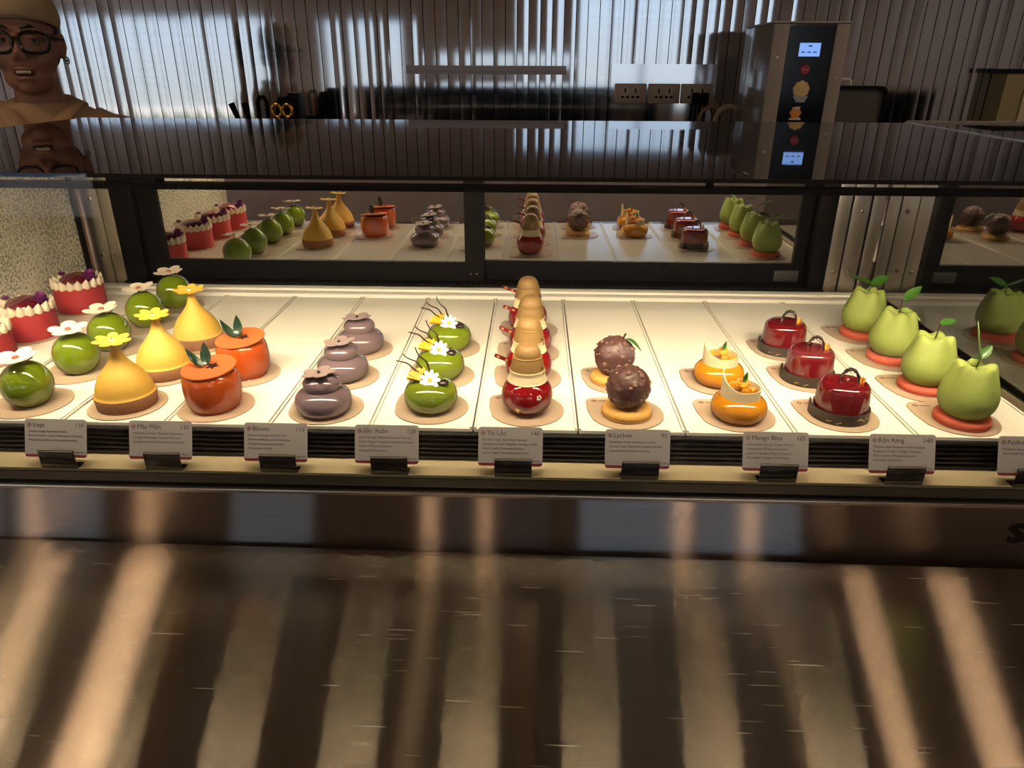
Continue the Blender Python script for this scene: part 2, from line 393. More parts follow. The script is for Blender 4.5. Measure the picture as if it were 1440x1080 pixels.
# jambs and sliding doors (mirror coated panes)
part(MB().box(-.928, -.882, 1.575, 1.64, 1.043, 1.382), 'door_jamb', m_black, bevel=.002)
part(MB().box(.612, .6475, 1.575, 1.64, 1.043, 1.382), 'door_jamb', m_black, bevel=.002)
part(MB().box(-.882, .612, 1.59, 1.64, 1.358, 1.382), 'door_head', m_black, smooth=False)
def door(x0, x1, y, wl, wr):
    d = MB(); y0, y1 = y - .006, y + .010
    d.box(x0, x0 + wl, y0, y1, 1.0445, 1.356); d.box(x1 - wr, x1, y0, y1, 1.0445, 1.356)
    d.box(x0 + wl, x1 - wr, y0, y1, 1.0445, 1.089); d.box(x0 + wl, x1 - wr, y0, y1, 1.335, 1.356)
    o = part(d, 'sliding_door', m_black, smooth=False)
    MB().box(x0 + wl, x1 - wr, y, y + .004, 1.089, 1.335).build('door_pane', m_door, o, smooth=False)
    return o
d1 = door(-.88, -.112, 1.597, .045, .042)
d2 = door(-.155, .611, 1.616, .045, .026)
for sx in (-.141, -.128):
    MB().lathe([(0, .002), (.002, .0016), (.0025, 0)], 12, tr(sx, 1.591, 1.063) @ rot('X', pi / 2)).build('screw', m_steel_br, d1)
ds = MB().box(.545, .60, 1.603, 1.610, 1.05, 1.075)
ds = ds.build('door_stop', prin('dark_plastic', (.03, .03, .032), .4), d2, bevel=.002)
MB().lathe([(0, .001), (.0035, .001), (.006, .0025), (.0065, 0)], 16, tr(.30, 1.6098, 1.072) @ rot('X', pi / 2)).build('door_lock', m_black, d2)
# badge on the lower panel, only its first letter is in frame
bdg = text('badge', 'S', .040, m_blackgloss, M.LocRotScale(V((.649, .8275, .908)), (rot('X', pi / 2)).to_quaternion(), V((1.35, 1, 1))), case, ext=.0012, bold=.002)
# neighbouring case at the right end: same height, steel trim along its back edge
nb = thing('display_case', 'neighbouring dark topped display case continuing past the right end', 'display case', (0, 0, 0))
MB().box(.80, 2.1, .845, 1.66, .03, 1.02).build('cabinet_body', m_steel, nb, smooth=False)
MB().box(.80, 2.1, .806, 1.66, 1.3825, 1.387).build('top_glass', m_blackgloss, nb, smooth=False)
MB().box(.80, 2.1, 1.661, 1.672, 1.374, 1.391).build('back_trim', m_steel_br, nb, smooth=False)
MB().box(.80, 2.1, 1.62, 1.66, 1.02, 1.382).build('rear_frame', m_black, nb, smooth=False)
MB().box(2.06, 2.1, .83, 1.62, 1.02, 1.382).build('end_frame', m_steel, nb, smooth=False)
# serving counter in front
ct = thing('serving_counter', 'wide brushed steel counter in front of the display case', 'counter', (0, .8125, 0), -.0113)
MB().box(-1.6, 1.6, -.70, -.0, .862, .880).build('countertop', m_counter, ct, uv=(0, 1), bevel=.002, smooth=False)
MB().box(-1.55, 1.55, -.66, -.02, .03, .862).build('base_cabinet', m_steel, ct, smooth=False)
MB().box(-1.5, 1.5, -.60, -.06, 0, .03).build('plinth', m_black, ct, smooth=False)

# ------------------------------------------------------------------ trays and boards
ROWX = dict(red=-.935, green=-.749, yellow=-.604, orange=-.470, lilac=-.304, daisy=-.148, snow=-.006, lychee=.140, mango=.301, drum=.451, pear=.620)
DESC = dict(red='cream topped red cake', green='green ball cake', yellow='yellow teardrop tart', orange='orange jar shaped cake', lilac='lilac two tier cake',
            daisy='green dome with daisy', snow='red cake with tan hat', lychee='dark nut crusted ball', mango='amber mango dome', drum='red drum cake', pear='green fruit shaped cake')
ROWY = dict(red=[.99, 1.116, 1.241, 1.404], green=[.952, 1.075, 1.178, 1.305, 1.425], yellow=[.954, 1.070, 1.208], orange=[.952, 1.074], lilac=[.944, 1.070, 1.192],
            daisy=[.960, 1.080, 1.208], snow=[.958, 1.076, 1.190, 1.308], lychee=[.950, 1.072], mango=[.948, 1.073], drum=[.958, 1.090, 1.220], pear=[.944, 1.06, 1.182, 1.306])
edges = [-.996, -.826, -.672, -.522, -.372, -.228, -.081, .067, .217, .371, .537, .728]
keys = list(ROWX)
for i, k in enumerate(keys):
    a, b = edges[i] + .0012, edges[i + 1] - .0012
    t = MB().box(a, b, .8965, 1.503, 1.0187, DZ)
    for xa, xb in ((a, a + .0035), (b - .0035, b)): t.box(xa, xb, .8965, 1.503, DZ, DZ + .003)
    o = t.build('display_tray', m_white, smooth=False, bevel=.0009)
    tag(o, 'glossy white tray under the row of %ss' % DESC[k].replace('dome with daisy', 'domes with daisie').replace('cake with tan hat', 'cakes with tan hat'), 'tray', 'white display trays')
bp = [( .055 * cos(a), .055 * sin(a)) for a in [2 * pi * i / 64 for i in range(64)] if not (R(108) < a < R(205))]
i0 = [i for i, p in enumerate(bp) if p[1] > 0 and p[0] < -.012][0]
bpoly = []
for a in [2 * pi * i / 64 for i in range(64)]:
    if R(100) < a < R(200): continue
    bpoly.append((a, .055 * cos(a), .055 * sin(a)))
bl = [(x, y) for a, x, y in bpoly if a <= R(100)] + [(-.030, .0535), (-.045, .0515), (-.052, .0475), (-.0555, .041), (-.0562, .030), (-.0562, .010)] + [(x, y) for a, x, y in bpoly if a >= R(200)]
bd = MB().prism(bl, 0, .0014)
bd.slot(1); T = tr(-.043, .0395, .0015)
for q in range(4): bd.box(-.0014, .0014, -.0014, .0014, 0, .0002, T @ rot('Z', q * pi / 2) @ tr(.0028, 0, 0) @ rot('Z', pi / 4))
for q in range(5): bd.box(.007 + q * .0028, .009 + q * .0028, -.0015, .0015, 0, .0002, T)
board0 = bd.build('cake_board', [m_board, m_mark], smooth=False)
ORD = {2: ['front', 'rear'], 3: ['front', 'middle', 'rear'], 4: ['front', 'second', 'third', 'rear'], 5: ['front', 'second', 'third', 'fourth', 'rear']}
first = True
for k in keys:
    for j, y in enumerate(ROWY[k]):
        o = board0 if first else board0.copy()
        if not first: COL.objects.link(o)
        first = False
        o.location = (ROWX[k], max(y, .953), DZ + .0002); o.rotation_euler = (0, 0, random.uniform(-.06, .06))
        tag(o, 'pale gold cake board under the %s %s' % (ORD[len(ROWY[k])][j], DESC[k]), 'cake board', 'cake boards')
BZ = DZ + .0018

# ------------------------------------------------------------------ pastries
def rnd(r, h, n=9, e=2.2, z0=0, foot=.55):
    """squashed ball profile resting on a flat foot"""
    out = [(0, z0), (r * foot, z0)]
    for i in range(1, n * 2):
        t = -pi / 2 + pi * i / (n * 2)
        rr = r * abs(cos(t)) ** (2 / e); zz = z0 + h / 2 + h / 2 * (abs(sin(t)) ** (2 / e)) * (1 if sin(t) > 0 else -1)
        if not (t < 0 and rr < r * foot * 1.03): out.append((rr, zz))
    zf = out[2][1] - .0006
    return out[:2] + [(a, z0 + (z - zf) * h / (h - (zf - z0))) for a, z in out[2:]] + [(0, z0 + h)]
def smoothprof(pts, k=5):
    """Catmull-Rom through profile points"""
    out = []
    P = [pts[0]] + pts + [pts[-1]]
    for i in range(1, len(P) - 2):
        p0, p1, p2, p3 = P[i - 1:i + 3]
        for j in range(k):
            t = j / k
            out.append(tuple(max(0 if c == 0 else -1, .5 * (2 * p1[c] + (p2[c] - p0[c]) * t + (2 * p0[c] - 5 * p1[c] + 4 * p2[c] - p3[c]) * t * t + (3 * p1[c] - p0[c] - 3 * p2[c] + p3[c]) * t ** 3)) for c in (0, 1)))
    return out + [pts[-1]]
g_red = prin('red_velvet_coat', (.38, .027, .030), .6, vary=.06, scale=200)
g_cream = prin('whipped_cream', (.80, .70, .52), .5)
g_jam = prin('berry_jam', (.10, .004, .010), .1, coat=1, bump=.4, scale=160)
g_purple = prin('purple_petal', (.16, .008, .14), .6)
g_green = prin('green_glaze', (.125, .185, .004), .12, coat=1, vary=.15, scale=30)
g_olive = prin('matcha_glaze', (.135, .19, .009), .12, coat=1, vary=.2, scale=25)
g_petal = prin('white_chocolate_petal', (.82, .72, .58), .45)
g_pink = prin('dusty_pink', (.40, .12, .08), .5)
g_yellow = prin('yellow_velvet', (.58, .35, .05), .6, vary=.06, scale=120)
g_yflower = prin('yellow_chocolate', (.80, .48, .06), .45)
g_tart = prin('tart_crust', (.27, .125, .055), .75, vary=.3, scale=350, bump=.5)
g_orange = prin('orange_glaze', (.46, .075, .008), .12, coat=1, vary=.12, scale=25)
g_orlid = prin('orange_disc', (.52, .11, .025), .6)
g_dkgreen = prin('dark_green_leaf', (.007, .030, .013), .3, coat=.4)
g_choc = prin('dark_chocolate', (.022, .010, .008), .35, coat=.3)
g_lilac = prin('lilac_glaze', (.150, .105, .122), .13, coat=1, vary=.08, scale=25)
g_lilac2 = prin('lilac_petal', (.28, .21, .20), .5)
g_daisy = prin('daisy_white', (.85, .80, .68), .5)
g_dcore = prin('daisy_core', (.78, .48, .06), .6)
g_shell = prin('yellow_shell', (.75, .42, .02), .45)
g_rglaze = prin('deep_red_glaze', (.20, .004, .006), .08, coat=1)
g_ivory = prin('ivory_chocolate', (.74, .62, .38), .45)
g_hat = prin('tan_chocolate', (.23, .135, .042), .55, vary=.08, scale=80)
g_ribbon = prin('maroon_ribbon', (.14, .006, .008), .3, coat=.4)
g_gold = prin('gold_leaf', (.85, .52, .16), .35, metal=.5)
g_cookie = prin('cookie', (.56, .31, .075), .7, vary=.2, scale=200, bump=.4)
g_nut = prin('lychee_crust', (.070, .026, .022), .5, coat=.08, vary=.55, scale=140, bump=.6)
g_nut2 = prin('nut_pieces', (.17, .085, .065), .45)
g_amber = prin('amber_glaze', (.52, .205, .006), .1, coat=1, vary=.12, scale=30)
g_mango = prin('mango_flesh', (.72, .30, .02), .35, coat=.3)
g_mint = prin('mint_leaf', (.05, .17, .015), .45)
g_drum = prin('cherry_glaze', (.13, .005, .009), .08, coat=1, vary=.15, scale=20)
g_band = prin('chocolate_band', (.028, .017, .012), .4, vary=.5, scale=90)
g_pear = prin('green_fruit_velvet', (.26, .325, .070), .62, vary=.10, scale=60)
g_coral = prin('coral_biscuit', (.52, .10, .055), .7, vary=.1, scale=150)
g_leafg = prin('fresh_leaf', (.035, .12, .012), .4, coat=.2, vary=.2, scale=80)
g_leafp = prin('pale_leaf', (.16, .27, .05), .45)
GRP = dict(red='row of cream topped red cakes', green='row of green ball cakes', yellow='row of yellow teardrop tarts', orange='row of orange jar cakes', lilac='row of lilac two tier cakes',
           daisy='row of green domes with daisies', snow='row of red cakes with tan hats', lychee='row of dark nut crusted balls', mango='row of amber mango domes', drum='row of red drum cakes', pear='row of green fruit shaped cakes')
LBL = dict(red='matte red round cake ringed with cream and purple petals, %s of its row',
           green='glossy green ball cake topped by a white flower, %s of its row',
           yellow='yellow teardrop tart with a yellow flower, %s of its row',
           orange='glossy orange jar shaped cake with disc lid, %s of its row',
           lilac='glossy lilac two tier cake with grey flower, %s of its row',
           daisy='glossy green dome with daisy and dark twigs, %s of its row',
           snow='round red cake wearing a tan two tier hat, %s of its row',
           lychee='dark nut crusted ball on a golden cookie, %s of its row',
           mango='amber glazed dome with white curl and mango dice, %s of its row',
           drum='glossy dark red drum cake with chocolate loop, %s of its row',
           pear='pale green fruit shaped cake on coral biscuit, %s of its row')
def cake(kind, name):
    return thing(name, '', 'cake', (ROWX[kind], ROWY[kind][0], BZ), 0, GRP[kind])
def spread(kind, root, jit=.4, own=()):
    sc = dict(yellow=.93, orange=.95, drum=.89, mango=.94).get(kind, 1); root.scale = (sc, sc, sc)
    ys = ROWY[kind]; o = ORD[len(ys)]; word = {'front': 'frontmost', 'rear': 'rearmost'}
    root['label'] = LBL[kind] % word.get(o[0], o[0])
    out = [root]
    for j in range(1, len(ys)):
        out.append(dup(root, (ROWX[kind] + random.uniform(-.003, .003), ys[j], BZ), random.uniform(-jit, jit), LBL[kind] % word.get(o[j], o[j])))
    return out
# red cakes
c = cake('red', 'red_cake')
MB().lathe([(0, 0), (.0455, 0), (.0465, .001), (.0465, .049), (.0455, .050), (0, .050)], 56).build('cake_body', g_red, c)
cr = MB()
for i in range(18):
    a = 2 * pi * i / 18; T = tr(.039 * cos(a), .039 * sin(a), .050) @ rot('Z', a) @ rot('Y', R(24))
    cr.lathe([(0, -.001), (.0078, 0), (.0086, .004), (.0062, .010), (.0026, .016), (0, .0205)], 14, T)
cr.build('cream_crown', g_cream, c)
MB().lathe(smoothprof([(0, .049), (.033, .049), (.0325, .058), (.026, .067), (.014, .0725), (0, .074)]), 36,
           mod=lambda r, z, a: (r * (1 + .02 * sin(9 * a + z * 300)), z + .0008 * sin(7 * a + r * 500))).build('berry_dome', g_jam, c)
f = MB()
for i in range(4):
    f.petal(9, .001, .015 - i * .0025, .006, .0005, cup=.006 + .003 * i, T=tr(.030, -.006, .064 + i * .0012) @ rot('Y', R(20)), a0=i * .4)
f.build('purple_flower', g_purple, c)
f = MB()
for i in range(3): f.petal(6, .001, .008 - i * .001, .004, .0005, cup=.004, T=tr(-.034, .012, .066 + i * .0015), a0=i * .5)
f.build('purple_bud', g_purple, c)
spread('red', c, .25)
# green balls
c = cake('green', 'green_ball_cake')
MB().lathe(rnd(.0352, .066, 12, 2.05, 0, .5), 48).build('cake_body', g_green, c)
MB().tube([(0, 0, .058), (-.002, -.003, .066), (-.004, -.006, .071)], .0012, 8).tube([(.002, .002, .058), (.010, .002, .068), (.020, 0, .0735)], .0009, 8).build('stem', g_choc, c)
T = tr(-.003, -.003, .0725) @ rot('X', R(5)) @ rot('Y', R(-2))
fl = MB().petal(5, .002, .029, .022, .0010, cup=.004, T=T, a0=.3).build('flower', g_petal, c)
MB().lathe([(0, .005), (.004, .004), (.0055, 0), (0, 0)], 14, T).build('flower_core', g_pink, fl)
spread('green', c, .8)
# yellow teardrops
c = cake('yellow', 'yellow_teardrop_tart')
MB().lathe([(0, 0), (.0435, 0), (.0445, .001), (.0465, .0205), (.046, .0215), (.0435, .0215), (.043, .019), (0, .019)], 56).build('tart_shell', g_tart, c)
MB().lathe(smoothprof([(0, .0195), (.0425, .0195), (.0432, .025), (.040, .038), (.032, .053), (.0205, .067), (.0118, .080), (.0078, .092), (.0068, .101), (.004, .105), (0, .1055)]), 48).build('teardrop', g_yellow, c)
T = tr(-.001, -.002, .1075) @ rot('X', R(3)) @ rot('Y', R(3))
fl = MB().petal(7, .002, .0285, .0150, .0010, cup=.003, T=T, a0=.2).build('flower', g_yflower, c)
MB().lathe([(0, .004), (.003, .0035), (.004, 0), (0, 0)], 14, T).build('flower_core', g_petal, fl)
MB().lathe([(0, .0052), (.0014, .0048), (.0016, .003), (0, .003)], 10, T).build('core_dot', g_choc, fl)
spread('yellow', c, .5)
# orange jars
c = cake('orange', 'orange_jar_cake')
MB().lathe(smoothprof([(0, 0), (.033, 0), (.0355, .002), (.0385, .006), (.0415, .014), (.043, .030), (.0425, .047), (.0400, .056), (.0365, .0605), (.0335, .0625), (0, .0635)]), 52).build('jar_body', g_orange, c)
T = tr(0, 0, .0655) @ rot('Y', R(-3)) @ rot('X', R(6))
MB().lathe([(0, -.0012), (.0405, -.0012), (.041, 0), (.0405, .0012), (0, .0012)], 52, T).build('disc_lid', g_orlid, c)
l = MB()
l.leaf(.028, .015, .95, .5, .0018, T @ tr(-.006, -.002, .002) @ rot('Z', R(170)) @ rot('Y', R(-8)))
l.leaf(.028, .016, .8, .5, .0018, T @ tr(-.004, .002, .002) @ rot('Z', R(95)) @ rot('Y', R(-30)))
l.build('leaf_curl', g_dkgreen, c)
l = MB()
for q in range(5): l.leaf(.010, .005, 0, .1, .001, T @ tr(.006, .0, .0019) @ rot('Z', q * 2 * pi / 5))
l.build('calyx', g_choc, c)
spread('orange', c, .2)
# lilac
c = cake('lilac', 'lilac_two_tier_cake')
MB().lathe(rnd(.0415, .040, 12, 2.3, 0, .72), 52).build('lower_tier', g_lilac, c)
MB().lathe(rnd(.0275, .0255, 10, 2.3, .0325, .8), 44).build('upper_tier', g_lilac, c)
T = tr(-.002, -.002, .0595) @ rot('X', R(-3)) @ rot('Y', R(-5))
fl = MB().petal(5, .002, .026, .019, .0010, cup=.002, T=T, a0=.15).build('flower', g_lilac2, c)
MB().ball((0, 0, .002), .0026, 12, 8, T).build('flower_core', g_choc, fl)
spread('lilac', c, .5)
# green dome + daisy
c = cake('daisy', 'green_daisy_cake')
MB().lathe(rnd(.0395, .047, 12, 2.35, 0, .66), 52).build('cake_body', g_olive, c)
T = tr(.0015, -.0135, .050) @ rot('X', R(48))
fl = MB().petal(9, .002, .0155, .0062, .0007, cup=.001, T=T).build('daisy', g_daisy, c)
MB().ball((0, 0, .001), (.0036, .0036, .002), 12, 8, T).build('daisy_core', g_dcore, fl)
sh = MB()
T = tr(-.012, -.012, .0465) @ rot('X', R(38)) @ rot('Z', R(125))
pts = [(0, 0)] + [(.021 * cos(a) * (1 + .04 * (i % 2)), .021 * sin(a) * (1 + .04 * (i % 2))) for i, a in enumerate([R(-48 + 8 * q) for q in range(13)])]
sh.prism(pts, 0, .0035, T)
for q in range(6):
    a = R(-42 + 16.8 * q); sh.tube([(.003 * cos(a), .003 * sin(a), .0035), (.012 * cos(a), .012 * sin(a), .0048), (.0208 * cos(a), .0208 * sin(a), .0032)], .0013, 6, T)
sh.build('shell', g_shell, c)
MB().lathe(rnd(.0085, .009, 6, 2, 0, .6), 20, tr(.020, -.011, .0405)).build('chocolate_button', g_choc, c)
for q, (dx, dz, wv) in enumerate([(-.054, .030, .4), (-.043, .037, 1.7), (-.026, .044, 2.9)]):
    pts = []
    for i in range(10):
        t = i / 9; pts.append((.006 + dx * t + .0015 * sin(9 * t + wv), -.002 + .004 * q + .002 * cos(8 * t + wv), .047 + dz * t + .0018 * sin(11 * t + wv) * t))
    MB().tube(pts, [.0018 * (1 - .5 * i / 9) for i in range(10)], 7).build('twig', g_choc, c)
spread('daisy', c, .12)
# red body + tan hat
c = cake('snow', 'red_hatted_cake')
MB().lathe(rnd(.0375, .056, 12, 2.25, 0, .62), 52).build('cake_body', g_rglaze, c)
MB().lathe(smoothprof([(0, .049), (.0265, .0485), (.0278, .051), (.0255, .060), (.0238, .067), (0, .068)]), 44).build('face_band', g_ivory, c)
hb = MB().lathe(smoothprof([(0, .0655), (.0242, .065), (.0248, .067), (.0232, .076), (.0212, .0835), (.0195, .0862), (0, .0865)]), 44)
hb.lathe(smoothprof([(0, .0845), (.0188, .0845), (.0196, .087), (.0186, .0935), (.0142, .1005), (.0075, .1042), (0, .105)]), 40)
hb.build('hat', g_hat, c)
for a, z, rr in ((-30, .071, .0236), (-24, .0635, .0250)):
    MB().ball((rr * cos(R(a)), rr * sin(R(a)), z), (.0018, .0018, .0026), 10, 8).build('eye', g_choc, c)
TR = tr(-.0335, -.001, .0805) @ rot('Y', R(20)) @ rot('Z', R(-8))
MB().box(-.0145, .0145, -.0008, .0008, -.0028, .0028, TR).build('ribbon', g_ribbon, c, bevel=.0004)
gd = MB()
for q in (-.009, .004): gd.box(q - .002, q + .002, -.0011, -.0008, -.0013, .0013, TR)
gd.build('ribbon_print', g_gold, c, smooth=False)
T = tr(-.0125, -.0335, .0150) @ rot('Z', R(-20)) @ rot('X', R(72))
MB().prism([((.0052 if i % 2 == 0 else .0024) * cos(i * pi / 5), (.0052 if i % 2 == 0 else .0024) * sin(i * pi / 5)) for i in range(10)], 0, .0012, T).build('gold_star', g_gold, c)
T = tr(.0175, -.0325, .034) @ rot('Z', R(28)) @ rot('X', R(84))
fl = MB().petal(5, .0006, .0042, .003, .0004, T=T).build('blossom', g_petal, c)
MB().ball((0, 0, .0004), .0014, 8, 6, T).build('blossom_core', g_choc, fl)
spread('snow', c, .14)
# nut balls
def nutball(seed):
    random.seed(seed); b = MB(); b.ball((0, 0, 0), .0315, 56, 36)
    b.v = [tuple(V(p) * (1 + .07 * noise.noise(V(p) * 120) + .05 * noise.noise(V(p) * 260 + V((seed, 0, 0))))) for p in b.v]
    b.v = [(x, y, z + .0425) for x, y, z in b.v]
    nb_ = MB()
    for i in range(60):
        d = V((random.gauss(0, 1), random.gauss(0, 1), random.gauss(0, 1))).normalized(); s_ = random.uniform(.0020, .0042)
        nb_.ball(tuple(d * .0309 + V((0, 0, .0425))), (s_, s_ * random.uniform(.7, 1), s_ * random.uniform(.6, 1)), 8, 6)
    return b, nb_
def lychee(j):
    c = thing('lychee_ball_cake', LBL['lychee'] % ('frontmost', 'rearmost')[j] + (' with green leaf' if j else ''), 'cake', (ROWX['lychee'] - (.0 if j == 0 else .008), ROWY['lychee'][j], BZ), 0, GRP['lychee'])
    MB().lathe(smoothprof([(0, 0), (.033, 0), (.0365, .004), (.0362, .0085), (.032, .0125), (.02, .0135), (0, .0135)]), 48).build('cookie', g_cookie, c)
    b, nb_ = nutball(3 + j)
    cb = b.build('nut_ball', g_nut, c); nb_.build('nut_pieces', g_nut2, cb)
    if j:
        MB().tube([(.012, 0, .070), (.014, 0, .076), (.0155, -.001, .080)], .0016, 8).build('stem', g_choc, c)
        MB().leaf(.030, .013, -.25, .25, .0008, tr(.017, -.004, .073) @ rot('Z', R(-12)) @ rot('Y', R(24))).build('leaf', g_leafg, c)
    return c
lychee(0); lychee(1); random.seed(21)
# mango domes
c = cake('mango', 'mango_dome_cake')
MB().lathe(rnd(.0425, .041, 12, 2.3, 0, .72), 52).build('dome', g_amber, c)
rb = MB(); n = 44; vs = []
for i in range(n + 1):
    t = i / n; a = R(-205 + 292 * t)   # open band: tall tip at the left, low at the right
    h = .016 + .027 * max(0, 1 - t * 2.9) ** 1.3 if t > .0 else .043
    for rr, zz in ((.0295, .0345), (.0295, .0345 + h), (.0280, .0345 + h), (.0280, .0345)): vs.append((rr * cos(a), rr * sin(a), zz))
fs = [(4 * i + q, 4 * i + 4 + q, 4 * i + 4 + (q + 1) % 4, 4 * i + (q + 1) % 4) for i in range(n) for q in range(4)] + [(0, 1, 2, 3), (4 * n + 3, 4 * n + 2, 4 * n + 1, 4 * n)]
rb.add(vs, fs).build('chocolate_curl', g_ivory, c)
for i in range(16):
    a = random.uniform(0, 6.3); r_ = .021 * math.sqrt(random.random()); s_ = random.uniform(.0034, .0046)
    MB().box(-s_, s_, -s_, s_, -s_, s_, tr(r_ * cos(a), r_ * sin(a), .0455 + .010 * (1 - r_ / .021) + random.uniform(0, .003)) @ rot('Z', a * 3) @ rot('X', a * 5)).build('mango_cube', g_mango, c, bevel=.0011)
ml = MB()
ml.leaf(.018, .010, .3, .3, .0006, tr(.002, -.002, .056) @ rot('Z', R(20)) @ rot('Y', R(-58))).leaf(.014, .009, .4, .3, .0006, tr(.003, -.002, .056) @ rot('Z', R(120)) @ rot('Y', R(-70)))
ml.build('mint_leaf', g_mint, c)
spread('mango', c, .1)
# drums
c = cake('drum', 'red_drum_cake')
bnd = MB()
n = 60; vs = []
for i in range(n + 1):
    a = R(-215 + 350 * i / n); off = .0035 * (1 - i / n) ** 6
    for rr, zz in ((.0455 + off, 0), (.0455 + off, .0185), (.0425 + off, .0185), (.0425 + off, 0)): vs.append((rr * cos(a), rr * sin(a), zz))
bnd.add(vs, [(4 * i + q, 4 * i + 4 + q, 4 * i + 4 + (q + 1) % 4, 4 * i + (q + 1) % 4) for i in range(n) for q in range(4)] + [(0, 1, 2, 3), (4 * n + 3, 4 * n + 2, 4 * n + 1, 4 * n)])
bnd.build('chocolate_band', g_band, c)
gf = MB()
for i in range(9):
    a = R(random.uniform(-160, 0)); gf.box(-.004, .004, -.0004, .0004, -.0005, .0005, tr(.0458 * cos(a), .0458 * sin(a), random.uniform(.004, .015)) @ rot('Z', a + pi / 2) @ rot('Y', random.uniform(-.5, .5)))
gf.build('gold_streak', g_gold, c, smooth=False)
MB().lathe(smoothprof([(0, 0), (.041, 0), (.0415, .004), (.0412, .03), (.0402, .047), (.0388, .0535), (.0355, .0580), (.030, .0602), (.018, .0610), (0, .0612)]), 56).build('drum_body', g_drum, c)
lp = MB()
for s_ in (0, pi):
    pts = []
    for i in range(31):
        t = pi * i / 30; ph = t * 7 + s_
        pts.append((.004 + (-.0135 * cos(t)), -.004 + .0019 * cos(ph) + .006 * cos(t) * .4, .060 + .0225 * sin(t) + .0017 * sin(ph)))
    lp.tube(pts, .0018, 7)
lp.build('chocolate_loop', g_choc, c)
gl = MB()
for i in range(6): gl.leaf(.009, .006, .5, .4, .0004, tr(.0235 + random.uniform(-.006, .008), -.006 + random.uniform(-.008, .008), .0605 - .002 * (i > 3)) @ rot('Z', i * 1.1) @ rot('Y', R(-45)))
gl.build('gold_flakes', prin('gold_petal', (.72, .36, .05), .45), c)
drums = spread('drum', c, .12)
# fruit shaped cakes
def lobe(r, z, a):
    t = max(0, (z - .052) / .040); return (r * (1 + .085 * t * cos(5 * a + .4) + .02 * cos(3 * a)), z + .003 * t * t * cos(5 * a + .4))
body = MB().lathe(smoothprof([(0, .0125), (.022, .0125), (.033, .017), (.0410, .029), (.0432, .042), (.0410, .055), (.0362, .069), (.0318, .080), (.0290, .087), (.0255, .0915), (.0190, .0920), (.010, .0885), (0, .0865)]), 60, mod=lobe)
c = cake('pear', 'green_fruit_cake'); pears = []
disc = MB().lathe(smoothprof([(0, 0), (.0375, 0), (.0415, .003), (.0425, .007), (.0400, .0115), (.030, .0127), (0, .0127)]), 48)
dsc = disc.build('biscuit', g_coral, c); bod = body.build('fruit_body', g_pear, c)
w = ['frontmost', 'second', 'third', 'rearmost']
pears.append(c)
for j in range(1, 4):
    pears.append(dup(c, (ROWX['pear'] + .001 * j, ROWY['pear'][j], BZ), random.uniform(-1, 1)))
for p in pears: p.scale = (.89, .89, .95)
leaf_sets = [
    [(.052, .013, .15, 130, -62, g_leafp, .016), (.026, .014, .2, 30, -32, g_leafg, .012), (.020, .012, .0, 200, -18, g_leafg, .010)],
    [(.036, .013, -.05, 18, -8, g_leafg, .022)],
    [(.046, .018, .1, 25, -24, g_leafg, .022), (.038, .015, -.2, -35, 10, g_leafp, .004)],
    [(.044, .026, .1, 170, -12, g_leafg, .014), (.040, .022, .05, 15, -20, g_leafg, .012)]]
for j, p in enumerate(pears):
    p['label'] = LBL['pear'] % w[j]
    rz = p.rotation_euler[2]
    MB().tube([(0, 0, .086), (.0015, 0, .096), (.003, .0, .091 + leaf_sets[j][0][6])], [.0014, .0011, .0009], 8).build('stem', g_choc if j in (1, 2) else g_leafg, p)
    for (L_, W_, bd_, az, el, m_, hz) in leaf_sets[j]:
        MB().leaf(L_, W_, bd_, .3, .0007, rot('Z', -rz) @ tr(.002, 0, .090 + hz) @ rot('Z', R(az)) @ rot('Y', R(el)) @ rot('X', R(25))).build('leaf', m_, p)

